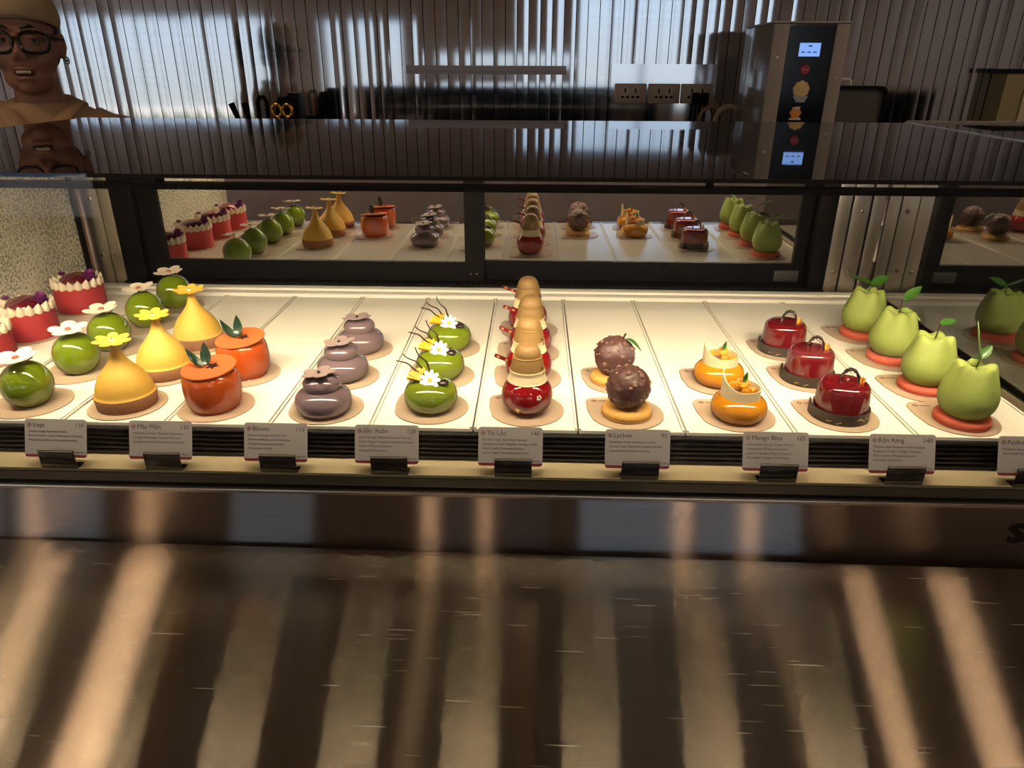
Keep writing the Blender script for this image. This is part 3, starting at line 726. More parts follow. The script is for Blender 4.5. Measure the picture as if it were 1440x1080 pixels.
# ------------------------------------------------------------------ price cards on clip holders
CARDS = [(-.660, 'Vega', '110', ['Sweet Dough, Hazelnut Cream,', 'Exotic Caviars, Vanilla Mascarpone Chantilly,', 'Pineapple Compote, Chocolate Coating'], 'in front of the green ball cakes', -.012),
         (-.512, 'Mây Mận', '130', ['Hazelnut Crunchy, Hazelnut Dacquoise,', 'Orange Marmalade, Orange Cremeux,', 'Hazelnut Mousse, Chocolate Decoration'], 'between the yellow tarts and orange cakes', .004),
         (-.351, 'Bloom', '110', ['Almond Sponge, Crispy Praline', 'Blueberry Blackcurrant Compote,', 'Vanilla Mascarpone Chantilly,', 'Chocolate Coating'], 'in front of the lilac cakes', -.006),
         (-.197, 'Sắc Xuân', '120', ['Sweet Dough, Matcha Chocolate Mousse,', 'Exotic Mango Compote, Matcha Dacquoise,', 'Mango Whipped Ganache,', 'Chocolate Decoration'], 'in front of the green domes with daisies', 0),
         (-.027, 'Tài Lộc', '140', ['Sea Salt Crispy, Red Velvet Sponge,', 'Raspberry Coulis, Mandarin Orange Confit', 'Salted Vanilla Chocolate Mousse,', 'Lemon Sugar, Chocolate Decoration'], 'in front of the red cakes with tan hats', .002),
         (.146, 'Lychee', '95', ['Madeleine, Fresh Strawberry Coulis,', 'Lychee Coulis, Raspberry Lychee Mousse', 'Couverture Chocolate Coating'], 'in front of the dark nut crusted balls', .006),
         (.332, 'Mango Bliss', '105', ['Lemongrass Sponge, Mango Mousse', 'Lemongrass Whipped Ganache,', 'Lemon Crumble, Mango Compote,', 'Chocolate Coating, Fresh Mango'], 'in front of the amber mango domes', 0),
         (.501, 'Rộn Ràng', '140', ['Pumpkin Seed Streusel, Sesame Sponge,', 'Raspberry Coulis, Orange Cremeux,', 'Black Sesame Whipped Ganache,', 'Chocolate Decoration'], 'in front of the red drum cakes', .003),
         (.672, 'Psidium', '120', ['Madeleine Sponge,', 'Lime Vanilla Chantilly'], 'cut off by the right frame edge', .004)]
LZ = .981
for (cx, title, price, lines, where, yaw) in CARDS:
    c = thing('price_card', 'grey price card with red band ' + where, 'price card', (cx, .852, LZ + .0155), yaw, 'price cards along the front ledge')
    W_, H_ = .088, .0535; lean = R(-21)
    T = rot('X', pi / 2 + lean)   # local x right, y up the card, z toward the viewer
    pl = []
    for (qx, qy, a0) in ((W_ / 2 - .004, .004, -90), (W_ / 2 - .004, H_ - .004, 0), (-W_ / 2 + .004, H_ - .004, 90), (-W_ / 2 + .004, .004, 180)):
        for s_ in range(5): a = R(a0 + 22.5 * s_); pl.append((qx + .004 * cos(a), qy + .004 * sin(a)))
    MB().prism(pl, -.0006, 0, T).build('card', m_card, c, smooth=False)
    bl_ = [(x_, y_) for x_, y_ in pl if y_ < .0045]
    bl_ = sorted([p for p in bl_ if p[0] < 0], key=lambda p: -p[1]) + sorted([p for p in bl_ if p[0] > 0], key=lambda p: p[1])
    MB().prism(bl_, .0001, .0003, T).build('red_band', m_red_ink, c, smooth=False)
    em = MB(); E_ = T @ tr(-.0375, .0450, .0001)
    for q in range(4):
        P_ = E_ @ rot('Z', q * pi / 2) @ tr(.0018, 0, 0) @ rot('Z', pi / 4)
        em.box(-.0014, .0014, -.0014, -.0009, 0, .0002, P_); em.box(-.0014, .0014, .0009, .0014, 0, .0002, P_); em.box(-.0014, -.0009, -.0009, .0009, 0, .0002, P_); em.box(.0009, .0014, -.0009, .0009, 0, .0002, P_)
    em.build('emblem', m_red_ink, c, smooth=False)
    text('title', title, .0088, m_ink, T @ tr(-.0325, .0424, .0001), c)
    text('price', price, .0085, m_ink, T @ tr(.040, .0424, .0001), c, 'RIGHT')
    for i, ln in enumerate(lines):
        text('ingredient_line', ln, .0043, m_ink, T @ tr(-.0385, .0348 - i * .0060, .0001), c)
    text('small_print', "unit: '000 VND", .0030, m_ink, T @ tr(.041, .0062, .0001), c, 'RIGHT')
    hl = thing('card_holder', 'dark clip holder of the price card ' + where, 'card holder', (cx + .004, .852, LZ), yaw, 'clip holders on the front ledge')
    q = MB().box(-.0255, .0255, -.0040, -.0026, .0004, .0285).build('front_plate', m_holder, hl, bevel=.0005)
    MB().box(-.0255, .0255, -.0026, .0120, .0004, .0016).build('foot', m_holder, hl, smooth=False)
    MB().box(-.0250, .0250, -.0056, -.0040, .0268, .0282, tr(0, 0, 0)).build('lip', m_steel, hl, bevel=.0004)
    MB().box(-.0200, .0200, .0015, .0027, .0016, .0140).build('back_plate', m_holder, hl, smooth=False)

# ------------------------------------------------------------------ back counter and what stands on it
bc = thing('back_counter', 'long steel work counter along the ribbed steel wall', 'counter', (0, 2.6, 0))
MB().box(-2.6, 2.2, -.28, .292, .88, .92).build('worktop', m_steel, bc, bevel=.002)
MB().box(-2.58, 2.18, -.24, .292, .04, .88).build('base_cabinet', m_steel, bc, smooth=False)
MB().box(-2.5, 2.1, -.2, .25, 0, .04).build('plinth', m_black, bc, smooth=False)
sh = thing('wall_shelf', 'narrow grey steel shelf fixed to the ribbed wall', 'shelf', (-.18, 2.885, 1.478))
MB().box(-.284, .284, -.10, .012, .0, .014).build('shelf_board', prin('shelf_grey', (.34, .34, .37), .45, metal=.4), sh, smooth=False)
MB().box(-.284, .284, -.10, -.096, -.014, .0).build('shelf_lip', prin('shelf_edge', (.30, .30, .33), .5, metal=.3), sh, smooth=False)
for bx in (-.2, .2): MB().box(bx - .01, bx + .01, -.09, .012, -.012, 0).build('bracket', m_black, sh, smooth=False)
bpn = thing('socket_backplate', 'flat shiny steel plate behind the wall sockets', 'panel', (.468, 2.895, 1.0))
MB().box(-.192, .19, -.004, .0, 0, .50).build('plate', m_slatplain, bpn, smooth=False)
def outlet(x, lab):
    o = thing('wall_socket', lab, 'socket', (x, 2.8905, 1.40), 0, 'wall sockets on the steel plate')
    MB().box(-.0585, .0585, -.009, 0, -.034, .034).build('faceplate', prin('socket_beige', (.33, .27, .22), .4), o, bevel=.004)
    for q in (-.02, .018):
        MB().box(q - .015, q + .015, -.0105, -.009, -.022, .022).build('insert', prin('socket_insert', (.38, .32, .27), .4), o, bevel=.001)
        hmb = MB()
        for hx, hz, a, b in ((0, .010, .0028, .008), (-.009, -.012, .005, .0042), (.009, -.012, .005, .0042)):
            hmb.box(q + hx - a, q + hx + a, -.0112, -.0105, hz - b, hz + b)
        hmb.build('pin_holes', m_black, o, smooth=False)
    MB().ball((.045, -.0095, .02), .0025, 8, 6).build('screw_cap', m_card, o)
    return o
outlet(.350, 'beige wall socket, leftmost on the steel plate'); outlet(.474, 'beige wall socket in the middle of the steel plate'); outlet(.595, 'beige wall socket with two black plugs in it')
for x, lab in ((.588, 'black power plug on the left in the right socket'), (.620, 'black power plug on the right in the right socket')):
    o = thing('power_plug', lab, 'plug', (x, 2.878, 1.385), 0, 'black power plugs')
    MB().box(-.0125, .0125, -.034, .0, -.022, .020).build('plug_body', m_black, o, bevel=.005)
    MB().tube([(0, -.026, -.02), (0, -.03, -.06), (0, -.02, -.14), (0, -.012, -.30), (0, -.012, -.462)], .0055, 8).build('cord', m_black, o)
for dx, lab, rr in ((0, 'beige cable loop beside the black plugs', .045), (-.05, 'brown cable loop behind the beige one', .042)):
    pts = [(.69 + dx - rr, 2.76 + (dx < 0) * .05, .9262)] + [(.69 + dx + rr * cos(a), 2.76 + (dx < 0) * .05, 1.318 + rr * sin(a)) for a in [pi - pi * i / 14 for i in range(15)]] + [(.69 + dx + rr + .002, 2.76 + (dx < 0) * .05, .9262)]
    tag(MB().tube(pts, .009 if dx == 0 else .007, 10).build('cable', prin('cable_sheath', (.42, .33, .25) if dx == 0 else (.22, .14, .1), .5)), lab, 'cable')
# vending style machine with black panel
mc = thing('popcorn_machine', 'tall grey machine with black control panel and blue display', 'machine', (.800, 2.36, .9202), R(-2))
m_grey = prin('machine_grey', (.27, .245, .21), .5, vary=.05, scale=8)
MB().box(-.110, .1065, 0, .35, .02, .690).build('cabinet', prin('machine_side', (.22, .22, .22), .12, spec=.7), mc, bevel=.003)
MB().box(-.110, -.066, -.012, 0, .02, .688).build('front_rail', m_grey, mc, bevel=.002)
MB().box(.068, .1065, -.012, 0, .02, .688).build('front_rail', m_grey, mc, bevel=.002)
MB().box(-.112, .109, -.013, .352, .6902, .695).build('top_cover', prin('cover_edge', (.34, .30, .25), .4), mc, smooth=False)
pn = MB().box(-.066, .068, -.009, 0, .02, .684).build('control_panel', prin('panel_black', (.004, .004, .005), .2), mc, smooth=False)
for fx in (-.09, .09):
    for fy in (.02, .32): MB().lathe([(0, 0), (.015, 0), (.015, .02), (0, .02)], 16, tr(fx, fy, 0)).build('foot', m_black, mc)
dp = MB().box(-.029, .031, -.0105, -.009, .602, .638).build('display', emis('lcd_blue', (.26, .46, 1.0), .95), pn, smooth=False)
m_lcd = prin('lcd_ink', (.05, .1, .35), .5)
lc = MB().box(-.004, .006, -.0110, -.0105, .628, .632)
for q in range(3): lc.box(-.022 + q * .017, -.012 + q * .017, -.0110, -.0105, .612, .615)
lc.build('display_icons', m_lcd, dp, smooth=False)
bt = MB().lathe([(0, .004), (.0125, .0035), (.0145, 0), (0, 0)], 24, tr(-.004, -.009, .566) @ rot('X', pi / 2)).build('stop_button', prin('button_red', (.33, .012, .02), .35), pn)
text('button_text', 'STOP', .0085, prin('button_print', (.75, .5, .5), .5), tr(-.004, -.0132, .5632) @ rot('X', pi / 2), bt, 'CENTER')
m_pop = prin('popcorn_print', (.62, .47, .22), .6, vary=.4, scale=160)
m_pop2 = prin('popcorn_orange', (.62, .26, .04), .6, vary=.4, scale=200)
m_popw = prin('pale_print', (.60, .55, .48), .6)
T = tr(-.006, -.0092, .508) @ rot('X', pi / 2)
pk = MB()
for q in range(9): a = 2 * pi * q / 9 + .2; pk.lathe([(0, .0012), (.008, .001), (.009, 0)], 10, T @ tr(.016 * cos(a), .016 * sin(a) + .004, 0))
pk.lathe([(0, .0016), (.014, .0014), (.015, 0)], 16, T @ tr(0, .002, 0))
em_ = pk.build('popcorn_picture', m_pop, pn)
MB().prism([(-.022, -.014), (.024, -.014), (.014, -.032), (-.010, -.032)], 0, .0012, T).build('bowl_picture', prin('bowl_print', (.30, .34, .38), .5), em_, smooth=False)
T = tr(-.012, -.0092, .446) @ rot('X', pi / 2)
bgp = MB()
for q in range(6): a = 2 * pi * q / 6; bgp.lathe([(0, .0012), (.0065, .001), (.0075, 0)], 10, T @ tr(.010 * cos(a), .009 * sin(a), 0))
bgp.lathe([(0, .0016), (.009, .0014), (.010, 0)], 12, T)
bg_ = bgp.build('bag_picture', m_pop2, pn)
MB().prism([(-.012, .016), (.012, .018), (.010, .012), (-.010, .011)], 0, .0014, T).prism([(-.018, -.020), (.018, -.020), (.016, -.014), (-.016, -.014)], 0, .0014, T).build('bag_edge', m_popw, bg_, smooth=False)
for sx, sz in ((-.089, .60), (.088, .545)):
    MB().lathe([(0, .002), (.004, .0015), (.005, 0)], 12, tr(sx, -.012, sz) @ rot('X', pi / 2)).build('screw', m_steel, mc)
# dark grille board and hook beside the machine
gb = thing('grille_basket', 'black rimmed mesh basket standing right of the grey machine', 'basket', (1.055, 2.58, .9202))
rp = []
for (qx, qz, a0) in ((.078, .495, 0), (-.075, .495, 90), (-.075, .03, 180), (.078, .03, 270)):
    for s_ in range(6): a = R(a0 + 18 * s_); rp.append((qx + .022 * cos(a), qz + .022 * sin(a)))
ins = [(x_ * .93, .26 + (z_ - .26) * .968) for x_, z_ in rp]
n = len(rp)
rim = MB().add([(x_, y_, z_) for y_ in (0, .05) for x_, z_ in rp] + [(x_, y_, z_) for y_ in (0, .05) for x_, z_ in ins],
               [(i, (i + 1) % n, n + (i + 1) % n, n + i) for i in range(n)] + [(2 * n + i, 3 * n + i, 3 * n + (i + 1) % n, 2 * n + (i + 1) % n) for i in range(n)] +
               [(i, 2 * n + i, 2 * n + (i + 1) % n, (i + 1) % n) for i in range(n)] + [(n + i, n + (i + 1) % n, 3 * n + (i + 1) % n, 3 * n + i) for i in range(n)])
rim.build('rim', m_black, gb)
MB().prism(ins, -.04, -.012, rot('X', pi / 2)).build('mesh_panel', prin('mesh_brown', (.055, .048, .042), .5, vary=.4, scale=400, bump=.5), gb, smooth=False)
hk = tag(MB().tube([(1.005, 2.72, .9202 + .005), (1.005, 2.72, 1.445), (1.008, 2.72, 1.452), (1.075, 2.72, 1.454), (1.083, 2.72, 1.450), (1.084, 2.72, 1.41)], .0055, 10).build('rack_hook', prin('hook_white', (.55, .52, .48), .4)), 'pale bent rod hook rising beside the grey machine', 'hook')
# riser with utensils
rs = thing('steel_riser', 'low steel riser on the back counter under the dark utensils', 'shelf', (-.92, 2.62, .9202))
MB().box(-.30, .22, -.09, .09, .24, .252).build('riser_top', m_steel, rs, smooth=False)
for bx in (-.29, .19): MB().box(bx, bx + .02, -.08, .08, 0, .24).build('riser_leg', m_steel, rs, smooth=False)
RZ = 1.1725
uc = thing('utensil_tub', 'low black tub holding the dark utensil handles', 'tub', (-.955, 2.60, RZ))
MB().lathe([(0, 0), (.060, 0), (.062, .12), (.059, .12), (.057, .006), (0, .006)], 32).build('tub_wall', m_black, uc)
for (bx, tx, tz, lab) in ((-.985, -1.04, 1.372, 'black utensil handle leaning left, leftmost in the tub'), (-.965, -.995, 1.374, 'black utensil handle leaning left beside the leftmost one')):
    u = MB().tube([(bx, 2.60, RZ + .03), ((bx + tx) / 2, 2.60, (RZ + tz) / 2 + .02), (tx, 2.60, tz)], [.006, .008, .011], 10).build('kitchen_utensil', m_black)
    tag(u, lab, 'utensil', 'utensil handles in the tub')
u = MB().tube([(-.945, 2.60, RZ + .03), (-.948, 2.60, 1.34), (-.948, 2.60, 1.375), (-.940, 2.60, 1.392), (-.925, 2.60, 1.392), (-.917, 2.60, 1.376), (-.918, 2.60, 1.34), (-.925, 2.60, RZ + .04)], .0075, 10).build('kitchen_utensil', m_black)
tag(u, 'black looped utensil handle at right of the tub', 'utensil', 'utensil handles in the tub')
kb = thing('knife_block', 'black stepped block standing behind gold scissors', 'knife block', (-.857, 2.64, RZ))
MB().prism([(-.045, 0), (.045, 0), (.048, .232), (.012, .235), (.010, .222), (-.026, .218), (-.040, .17)], -.03, .03, rot('X', pi / 2)).build('block', m_black, kb, bevel=.003)
sc_ = thing('scissors', 'gold handled scissors standing before the black block', 'scissors', (-.862, 2.585, RZ))
for q in (-.018, .018):
    MB().tube([(q + .0155 * cos(a), 0, .178 + .02 * sin(a)) for a in [2 * pi * i / 20 for i in range(21)]], .0055, 8).build('finger_ring', prin('gold_handle', (.55, .30, .06), .25, metal=.9), sc_)
    MB().tube([(q * .9, 0, .158), (0, 0, .11), (-q * .35, 0, .0)], [.005, .006, .003], 8, flat=.5).build('blade', m_steel, sc_)
# pale framed notice by the right edge of the wall
wc = thing('wall_cabinet', 'small dark cabinet on the wall at the far right edge', 'cabinet', (1.765, 2.80, 1.30))
MB().box(-.11, .2, 0, .094, -.2, .175).build('cabinet_body', prin('olive_board', (.20, .17, .08), .5), wc, smooth=False)
MB().box(-.12, .21, -.005, .094, .175, .19).build('cabinet_top', m_black, wc, smooth=False)
MB().box(-.04, .2, -.006, 0, -.19, .17).build('cabinet_door', prin('cream_board', (.36, .31, .22), .5), wc, smooth=False)

# ------------------------------------------------------------------ person behind the case
def bake(o, vox, it=4):
    md = o.modifiers.new('r', 'REMESH'); md.mode = 'VOXEL'; md.voxel_size = vox
    if it: ms = o.modifiers.new('s', 'SMOOTH'); ms.iterations = it; ms.factor = .5
    dg = bpy.context.evaluated_depsgraph_get()
    me = bpy.data.meshes.new_from_object(o.evaluated_get(dg)); o.modifiers.clear(); o.data = me; me.shade_smooth()
    return o
m_skin = prin('skin', (.26, .125, .075), .5, sss=.08, vary=.06, scale=30)
m_uni = prin('tan_jacket', (.40, .26, .15), .8, vary=.08, scale=40, bump=.15)
m_uni2 = prin('collar_cloth', (.26, .19, .13), .8)
m_cap = prin('cap_cloth', (.40, .30, .18), .85, vary=.08, scale=50, bump=.2)
m_hair = prin('black_hair', (.012, .010, .009), .5)
ps_ = thing('person', 'person in tan jacket, cap and black glasses standing behind the case', 'person', (-1.278, 1.945, 0), R(23))
# local frame: +x = the person's left, -y = facing
HZ = 1.545
b = MB()
b.ball((0, .015, HZ + .045), (.074, .092, .085), 28, 18)        # skull
b.ball((0, -.022, HZ - .02), (.071, .068, .085), 28, 18)        # face
b.ball((0, -.032, HZ - .083), (.056, .050, .038), 22, 14)       # jaw
b.ball((0, -.066, HZ - .102), (.021, .018, .016), 16, 10)       # chin
for s_ in (1, -1):
    b.ball((s_ * .040, -.058, HZ - .036), (.025, .022, .024), 16, 10)   # cheeks
    b.ball((s_ * .031, -.078, HZ + .024), (.024, .012, .008), 14, 8)    # brow
    b.ball((s_ * .075, .012, HZ - .010), (.010, .018, .032), 14, 10)    # ears
    b.ball((s_ * .082, .020, HZ - .004), (.006, .017, .026), 14, 10)
    b.ball((s_ * .0095, -.098, HZ - .036), (.0085, .009, .007), 12, 8)  # nostril wings
b.tube([(0, -.083, HZ + .018), (0, -.092, HZ - .008), (0, -.104, HZ - .032)], [.008, .010, .0125], 12)
b.ball((0, -.084, HZ - .061), (.027, .011, .006), 16, 8)        # upper lip
b.ball((0, -.082, HZ - .083), (.024, .011, .0065), 16, 8)       # lower lip
b.tube([(0, .03, HZ - .02), (0, .03, HZ - .11), (0, .035, HZ - .20)], [.052, .054, .066], 20)   # neck
# trunk, limbs
def loft(b, rings, n=28):
    vs = []; fs = []
    for (cx, cy, z, rx, ry) in rings:
        for i in range(n): a = 2 * pi * i / n; vs.append((cx + rx * cos(a), cy + ry * sin(a), z))
    for k in range(len(rings) - 1):
        for i in range(n): j = (i + 1) % n; fs.append((k * n + i, k * n + j, (k + 1) * n + j, (k + 1) * n + i))
    fs += [tuple(range(n - 1, -1, -1)), tuple((len(rings) - 1) * n + i for i in range(n))]
    b.add(vs, fs)
loft(b, [(0, .03, .80, .155, .105), (0, .03, .90, .165, .11), (0, .03, 1.02, .145, .10), (0, .03, 1.18, .16, .11), (0, .035, 1.28, .165, .105), (0, .04, 1.34, .13, .08), (0, .035, 1.38, .07, .06)])
for s_ in (1, -1):
    b.ball((s_ * .165, .04, 1.30), (.06, .058, .06), 20, 12)
    b.tube([(s_ * .165, .04, 1.30), (s_ * .205, .05, 1.16), (s_ * .215, .04, 1.03), (s_ * .205, -.01, .92), (s_ * .195, -.05, .81)], [.05, .046, .040, .034, .025], 16)
    hx, hy, hz = s_ * .193, -.062, .775
    b.ball((hx, hy, hz), (.016, .036, .046), 14, 10)
    for q, (ln, oy) in enumerate(((.066, -.027), (.075, -.009), (.070, .009), (.055, .026))):
        b.tube([(hx, hy + oy * .9, hz - .03), (hx - s_ * .004, hy + oy, hz - .03 - ln * .5), (hx - s_ * .016, hy + oy * .95, hz - .03 - ln)], [.0095, .0088, .0075], 10)
    b.tube([(hx, hy - .03, hz + .015), (hx - s_ * .012, hy - .052, hz - .012), (hx - s_ * .018, hy - .058, hz - .04)], [.011, .010, .008], 10)
    b.tube([(s_ * .085, .03, .84), (s_ * .09, .03, .66), (s_ * .09, .025, .48), (s_ * .09, .04, .30), (s_ * .09, .045, .09)], [.085, .078, .056, .054, .038], 18)
    b.tube([(s_ * .09, .06, .045), (s_ * .092, -.02, .04), (s_ * .095, -.13, .032)], [.04, .04, .028], 14)
body_p = bake(b.build('body', m_skin, ps_), .0042, 5)
# eyes, brows, teeth
for s_ in (1, -1):
    e = MB().ball((s_ * .0315, -.0735, HZ + .001), .0128, 18, 12).build('eye', prin('eye_white', (.22, .17, .14), .3), ps_)
    MB().ball((s_ * .0315 + .004, -.0845, HZ + .002), (.0052, .003, .0052), 14, 8).build('iris', m_hair, e)
    MB().tube([(s_ * .012, -.090, HZ + .027), (s_ * .030, -.0905, HZ + .033), (s_ * .050, -.076, HZ + .026)], [.003, .004, .002], 8).build('eyebrow', m_hair, ps_)
    MB().ball((s_ * .0315, -.0755, HZ + .0075), (.0145, .0125, .007), 14, 8).build('eyelid', m_skin, ps_)
MB().ball((0, -.086, HZ - .072), (.024, .006, .0065), 16, 8).build('mouth', prin('mouth_dark', (.06, .015, .012), .4), ps_)
th_ = MB()
for q in range(6): th_.ball((-.0125 + q * .005, -.0905, HZ - .0688), (.0027, .002, .0036), 8, 6)
th_.build('teeth', prin('tooth', (.62, .55, .45), .3), ps_)
# hair under the cap
hm = MB().ball((0, .026, HZ + .035), (.080, .094, .080), 28, 18).ball((0, .06, HZ - .02), (.066, .055, .06), 20, 12)
hm.v = [(x_, max(y_, -.005 + .6 * max(0, z_ - HZ - .05) * -1), z_) for x_, y_, z_ in hm.v]
hm.build('hair', m_hair, ps_)
# soft cap with folded band
cp = MB().lathe(smoothprof([(.079, -.008), (.088, .004), (.090, .022), (.087, .040), (.078, .060), (.060, .079), (.032, .090), (0, .092)]), 40,
                tr(0, .006, HZ + .047) @ rot('X', R(-5)) @ M.Diagonal((.95, 1.16, .92, 1)), mod=lambda r, z, a: (r * (1 + .012 * sin(5 * a + z * 60)), z + .003 * sin(3 * a)))
cpo = cp.build('cap', m_cap, ps_)
MB().lathe(smoothprof([(.0800, -.010), (.0850, -.010), (.0905, .002), (.0925, .018), (.0900, .030), (.0865, .030)]), 40, tr(0, .006, HZ + .047) @ rot('X', R(-5)) @ M.Diagonal((.955, 1.165, .95, 1)),
           mod=lambda r, z, a: (r, z - .010 * sin(a) * (1 if sin(a) > 0 else .35) - .006 * cos(2 * a))).build('cap_band', m_cap, cpo)
# glasses
gl = MB()
for s_ in (1, -1):
    pts = []
    for i in range(25):
        a = 2 * pi * i / 24; e_ = 2.6
        cx_ = .0305 * (abs(cos(a)) ** (2 / e_)) * (1 if cos(a) > 0 else -1); cz_ = .0235 * (abs(sin(a)) ** (2 / e_)) * (1 if sin(a) > 0 else -1)
        pts.append((s_ * .0375 + cx_, -.103 + .0035 * abs(s_ * .0375 + cx_) / .03, HZ - .004 + cz_))
    gl.tube(pts, .0038, 8)
    gl.tube([(s_ * .068, -.095, HZ + .010), (s_ * .0745, -.070, HZ + .010), (s_ * .0795, -.01, HZ + .008), (s_ * .084, .02, HZ + .004), (s_ * .083, .038, HZ - .014)], [.0055, .0052, .0045, .004, .003], 8)
gl.tube([(-.008, -.101, HZ + .004), (0, -.104, HZ + .007), (.008, -.101, HZ + .004)], .0032, 8)
glo = gl.build('glasses', prin('black_acetate', (.006, .006, .007), .2), ps_)
for s_ in (1, -1):
    MB().lathe([(0, .0005), (.0295, .0005), (.0295, -.0005), (0, -.0005)], 24, tr(s_ * .0375, -.1, HZ - .004) @ rot('X', pi / 2) @ M.Diagonal((1, .74, 1, 1))).build('lens', m_lens, glo)
for z_ in (-.046, -.040):
    MB().tube([(.083 + .005 * cos(a), .012, HZ + z_ + .005 * sin(a)) for a in [2 * pi * i / 16 for i in range(17)]], .0016, 6).build('earring', m_holder, ps_)
# jacket, crossed collar, trousers, shoes
j = MB()
loft(j, [(0, .03, .78, .185, .135), (0, .03, .92, .182, .13), (0, .03, 1.05, .17, .122), (0, .03, 1.20, .182, .13), (0, .035, 1.28, .185, .122), (0, .04, 1.335, .168, .098), (0, .04, 1.375, .130, .082), (0, .035, 1.405, .088, .072)])
for s_ in (1, -1):
    j.ball((s_ * .165, .04, 1.30), (.078, .072, .07), 20, 12)
    j.tube([(s_ * .10, .04, 1.345), (s_ * .172, .04, 1.30), (s_ * .208, .05, 1.16), (s_ * .218, .04, 1.03), (s_ * .208, -.01, .93), (s_ * .20, -.04, .86)], [.055, .064, .060, .054, .048, .046], 18)
jk = bake(j.build('jacket', m_uni, ps_), .008, 4)
cl_ = MB()
cl_.tube([(.085, .06, 1.395), (.082, .0, 1.40), (.052, -.062, 1.365), (.0, -.108, 1.30), (-.06, -.118, 1.22)], [.020, .021, .022, .021, .016], 12, flat=.45)
cl_.tube([(-.085, .06, 1.395), (-.082, .0, 1.40), (-.052, -.060, 1.365), (.0, -.098, 1.30), (.06, -.112, 1.22)], [.020, .021, .022, .021, .016], 12, flat=.45)
cl_.tube([(.085, .06, 1.395), (.05, .10, 1.41), (0, .115, 1.415), (-.05, .10, 1.41), (-.085, .06, 1.395)], .02, 12, flat=.45)
cl_.build('collar', m_uni, jk)
t_ = MB(); loft(t_, [(0, .03, .74, .18, .125), (0, .03, .83, .18, .125), (0, .03, .90, .172, .12)])
for s_ in (1, -1): t_.tube([(s_ * .085, .03, .84), (s_ * .092, .03, .62), (s_ * .092, .03, .45), (s_ * .092, .042, .25), (s_ * .092, .045, .07)], [.095, .09, .074, .068, .062], 18)
bake(t_.build('trousers', prin('dark_trousers', (.03, .028, .028), .8), ps_), .01, 3)
for s_ in (1, -1):
    sb = MB(); sb.tube([(s_ * .09, .085, .05), (s_ * .09, .05, .052), (s_ * .093, -.03, .048), (s_ * .097, -.13, .038), (s_ * .098, -.165, .034)], [.046, .051, .050, .042, .030], 16)
    sb.v = [(x_, y_, max(z_, .001)) for x_, y_, z_ in sb.v]; sb.build('shoe', m_black, ps_)

# ------------------------------------------------------------------ ceiling lamps
m_lamp = emis('lamp_warm', (1, .66, .42), 44)
def downlight(x, y, r, lab):
    o = thing('ceiling_light', lab, 'ceiling light', (x, y, ZC), 0, 'round warm ceiling lights')
    MB().lathe([(0, -.002), (r + .02, -.002), (r + .022, -.012), (r + .004, -.014), (r, -.008), (0, -.008)], 32).build('trim_ring', m_black, o)
    MB().lathe([(0, -.0085), (r - .001, -.0085), (r - .002, -.0095), (0, -.0105)], 32).build('lamp_lens', m_lamp, o)
m_fill = emis('fill_light_white', (1, .93, .85), 9)  # soft fill panels, added out of view to raise the room's ambient light
for (x, y) in ((-5.2, -.6), (5.2, -.6), (-5.2, -2.8), (5.2, -2.8), (4.2, 1.2)):
    o = thing('fill_panel', 'square white fill light added at the ceiling', 'ceiling light', (x, y, ZC), 0, 'added square white fill lights')
    MB().box(-.31, .31, -.31, .31, -.012, -.001).build('panel_frame', m_steel, o, smooth=False)
    MB().box(-.29, .29, -.29, .29, -.0145, -.0122).build('diffuser', m_fill, o, smooth=False)
m_lamp2 = emis('lamp_warm_bright', (1, .66, .40), 110)
for (x, y, r) in ((-1.90, .85, .075), (-1.54, .85, .10), (1.27, .85, .065), (1.60, .85, .075), (2.6, .85, .2)):
    downlight(x, y, r, 'round warm ceiling light above the case')
m_lamp = m_lamp2
for (x, y, r) in ((-2.93, -1.8, .065), (-2.23, -1.8, .06), (-.586, -1.8, .055), (-.26, -1.8, .05), (.883, -1.8, .06), (1.276, -1.8, .06), (3.4, -1.8, .06), (3.9, -1.8, .06)):
    downlight(x, y, r, 'round warm ceiling light on the customer side')

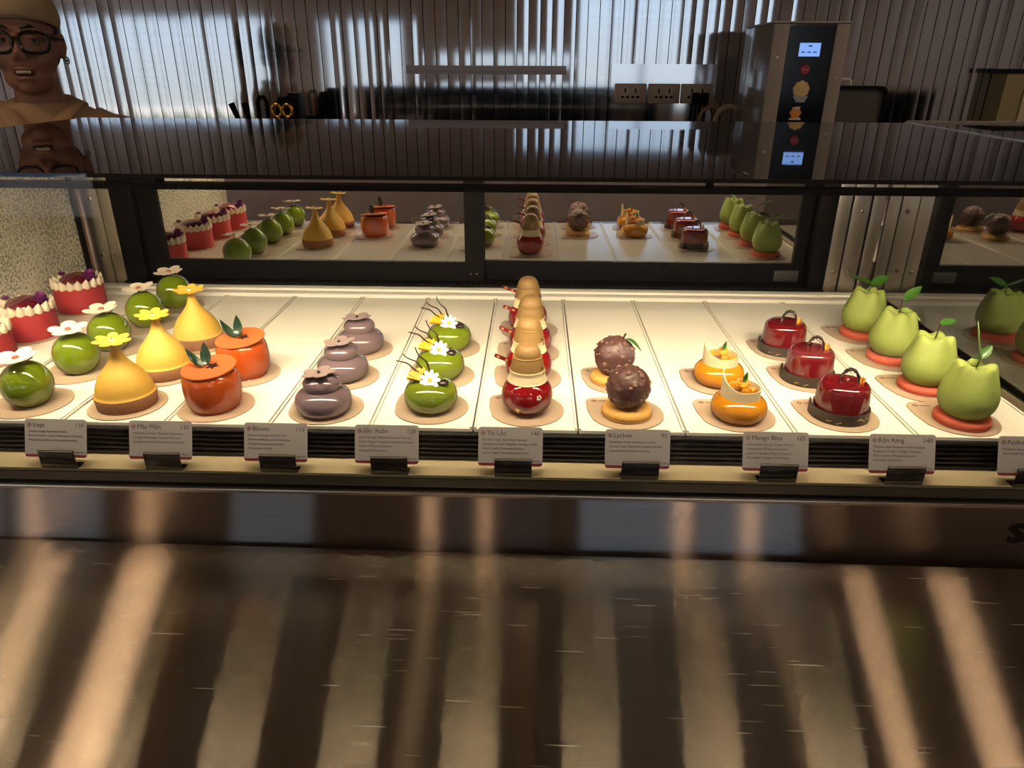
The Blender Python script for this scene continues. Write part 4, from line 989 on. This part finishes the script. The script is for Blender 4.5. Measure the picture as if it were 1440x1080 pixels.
# ------------------------------------------------------------------ light
def area(name, loc, rotm, sx, sy, power, col, spread=180):
    l = bpy.data.lights.new(name, 'AREA'); l.shape = 'RECTANGLE'; l.size = sx; l.size_y = sy; l.energy = power; l.color = col; l.spread = R(spread)
    o = bpy.data.objects.new(name, l); COL.objects.link(o); o.matrix_world = tr(*loc) @ rotm; return o
area('case_light', (-.13, .872, 1.3605), rot('X', R(40)), 1.68, .010, 9.2, (1, .80, .52), 112)
sun = bpy.data.lights.new('sun', 'SUN'); sun.energy = 18; sun.color = (1, .80, .62); sun.angle = R(.5)
so = bpy.data.objects.new('sun', sun); COL.objects.link(so); so.rotation_euler = (R(90 - 29), 0, 0)
wd = bpy.data.worlds.new('world'); S.world = wd; wd.use_nodes = True
N, L = wd.node_tree.nodes, wd.node_tree.links; bgn = N['Background']
tc = N.new('ShaderNodeTexCoord'); sx_ = N.new('ShaderNodeSeparateXYZ'); L.new(tc.outputs['Generated'], sx_.inputs[0])
cr_ = N.new('ShaderNodeValToRGB'); cr_.color_ramp.elements[0].position = .48; cr_.color_ramp.elements[0].color = (.45, .5, .52, 1)
cr_.color_ramp.elements[1].position = .62; cr_.color_ramp.elements[1].color = (.46, .68, 1, 1)
mr_ = N.new('ShaderNodeMapRange'); mr_.inputs['From Min'].default_value = -1; L.new(sx_.outputs['Z'], mr_.inputs['Value']); L.new(mr_.outputs[0], cr_.inputs[0])
L.new(cr_.outputs[0], bgn.inputs['Color']); bgn.inputs['Strength'].default_value = 1.75
for i, (a, b, z0, z1) in enumerate(WIN):
    o = area('window_portal', ((a + b) / 2, YB - .02, (z0 + z1) / 2), rot('X', R(90)), b - a, z1 - z0, 1, (1, 1, 1)); o.data.cycles.is_portal = True

S.view_settings.view_transform = 'Standard'; S.view_settings.look = 'None'; S.view_settings.gamma = 1; S.view_settings.use_curve_mapping = False
S.view_settings.exposure = 0
S.cycles.use_denoising = True; S.cycles.max_bounces = 12; S.cycles.transparent_max_bounces = 16; S.cycles.glossy_bounces = 6
S.cycles.sample_clamp_indirect = 6; S.cycles.caustics_reflective = True
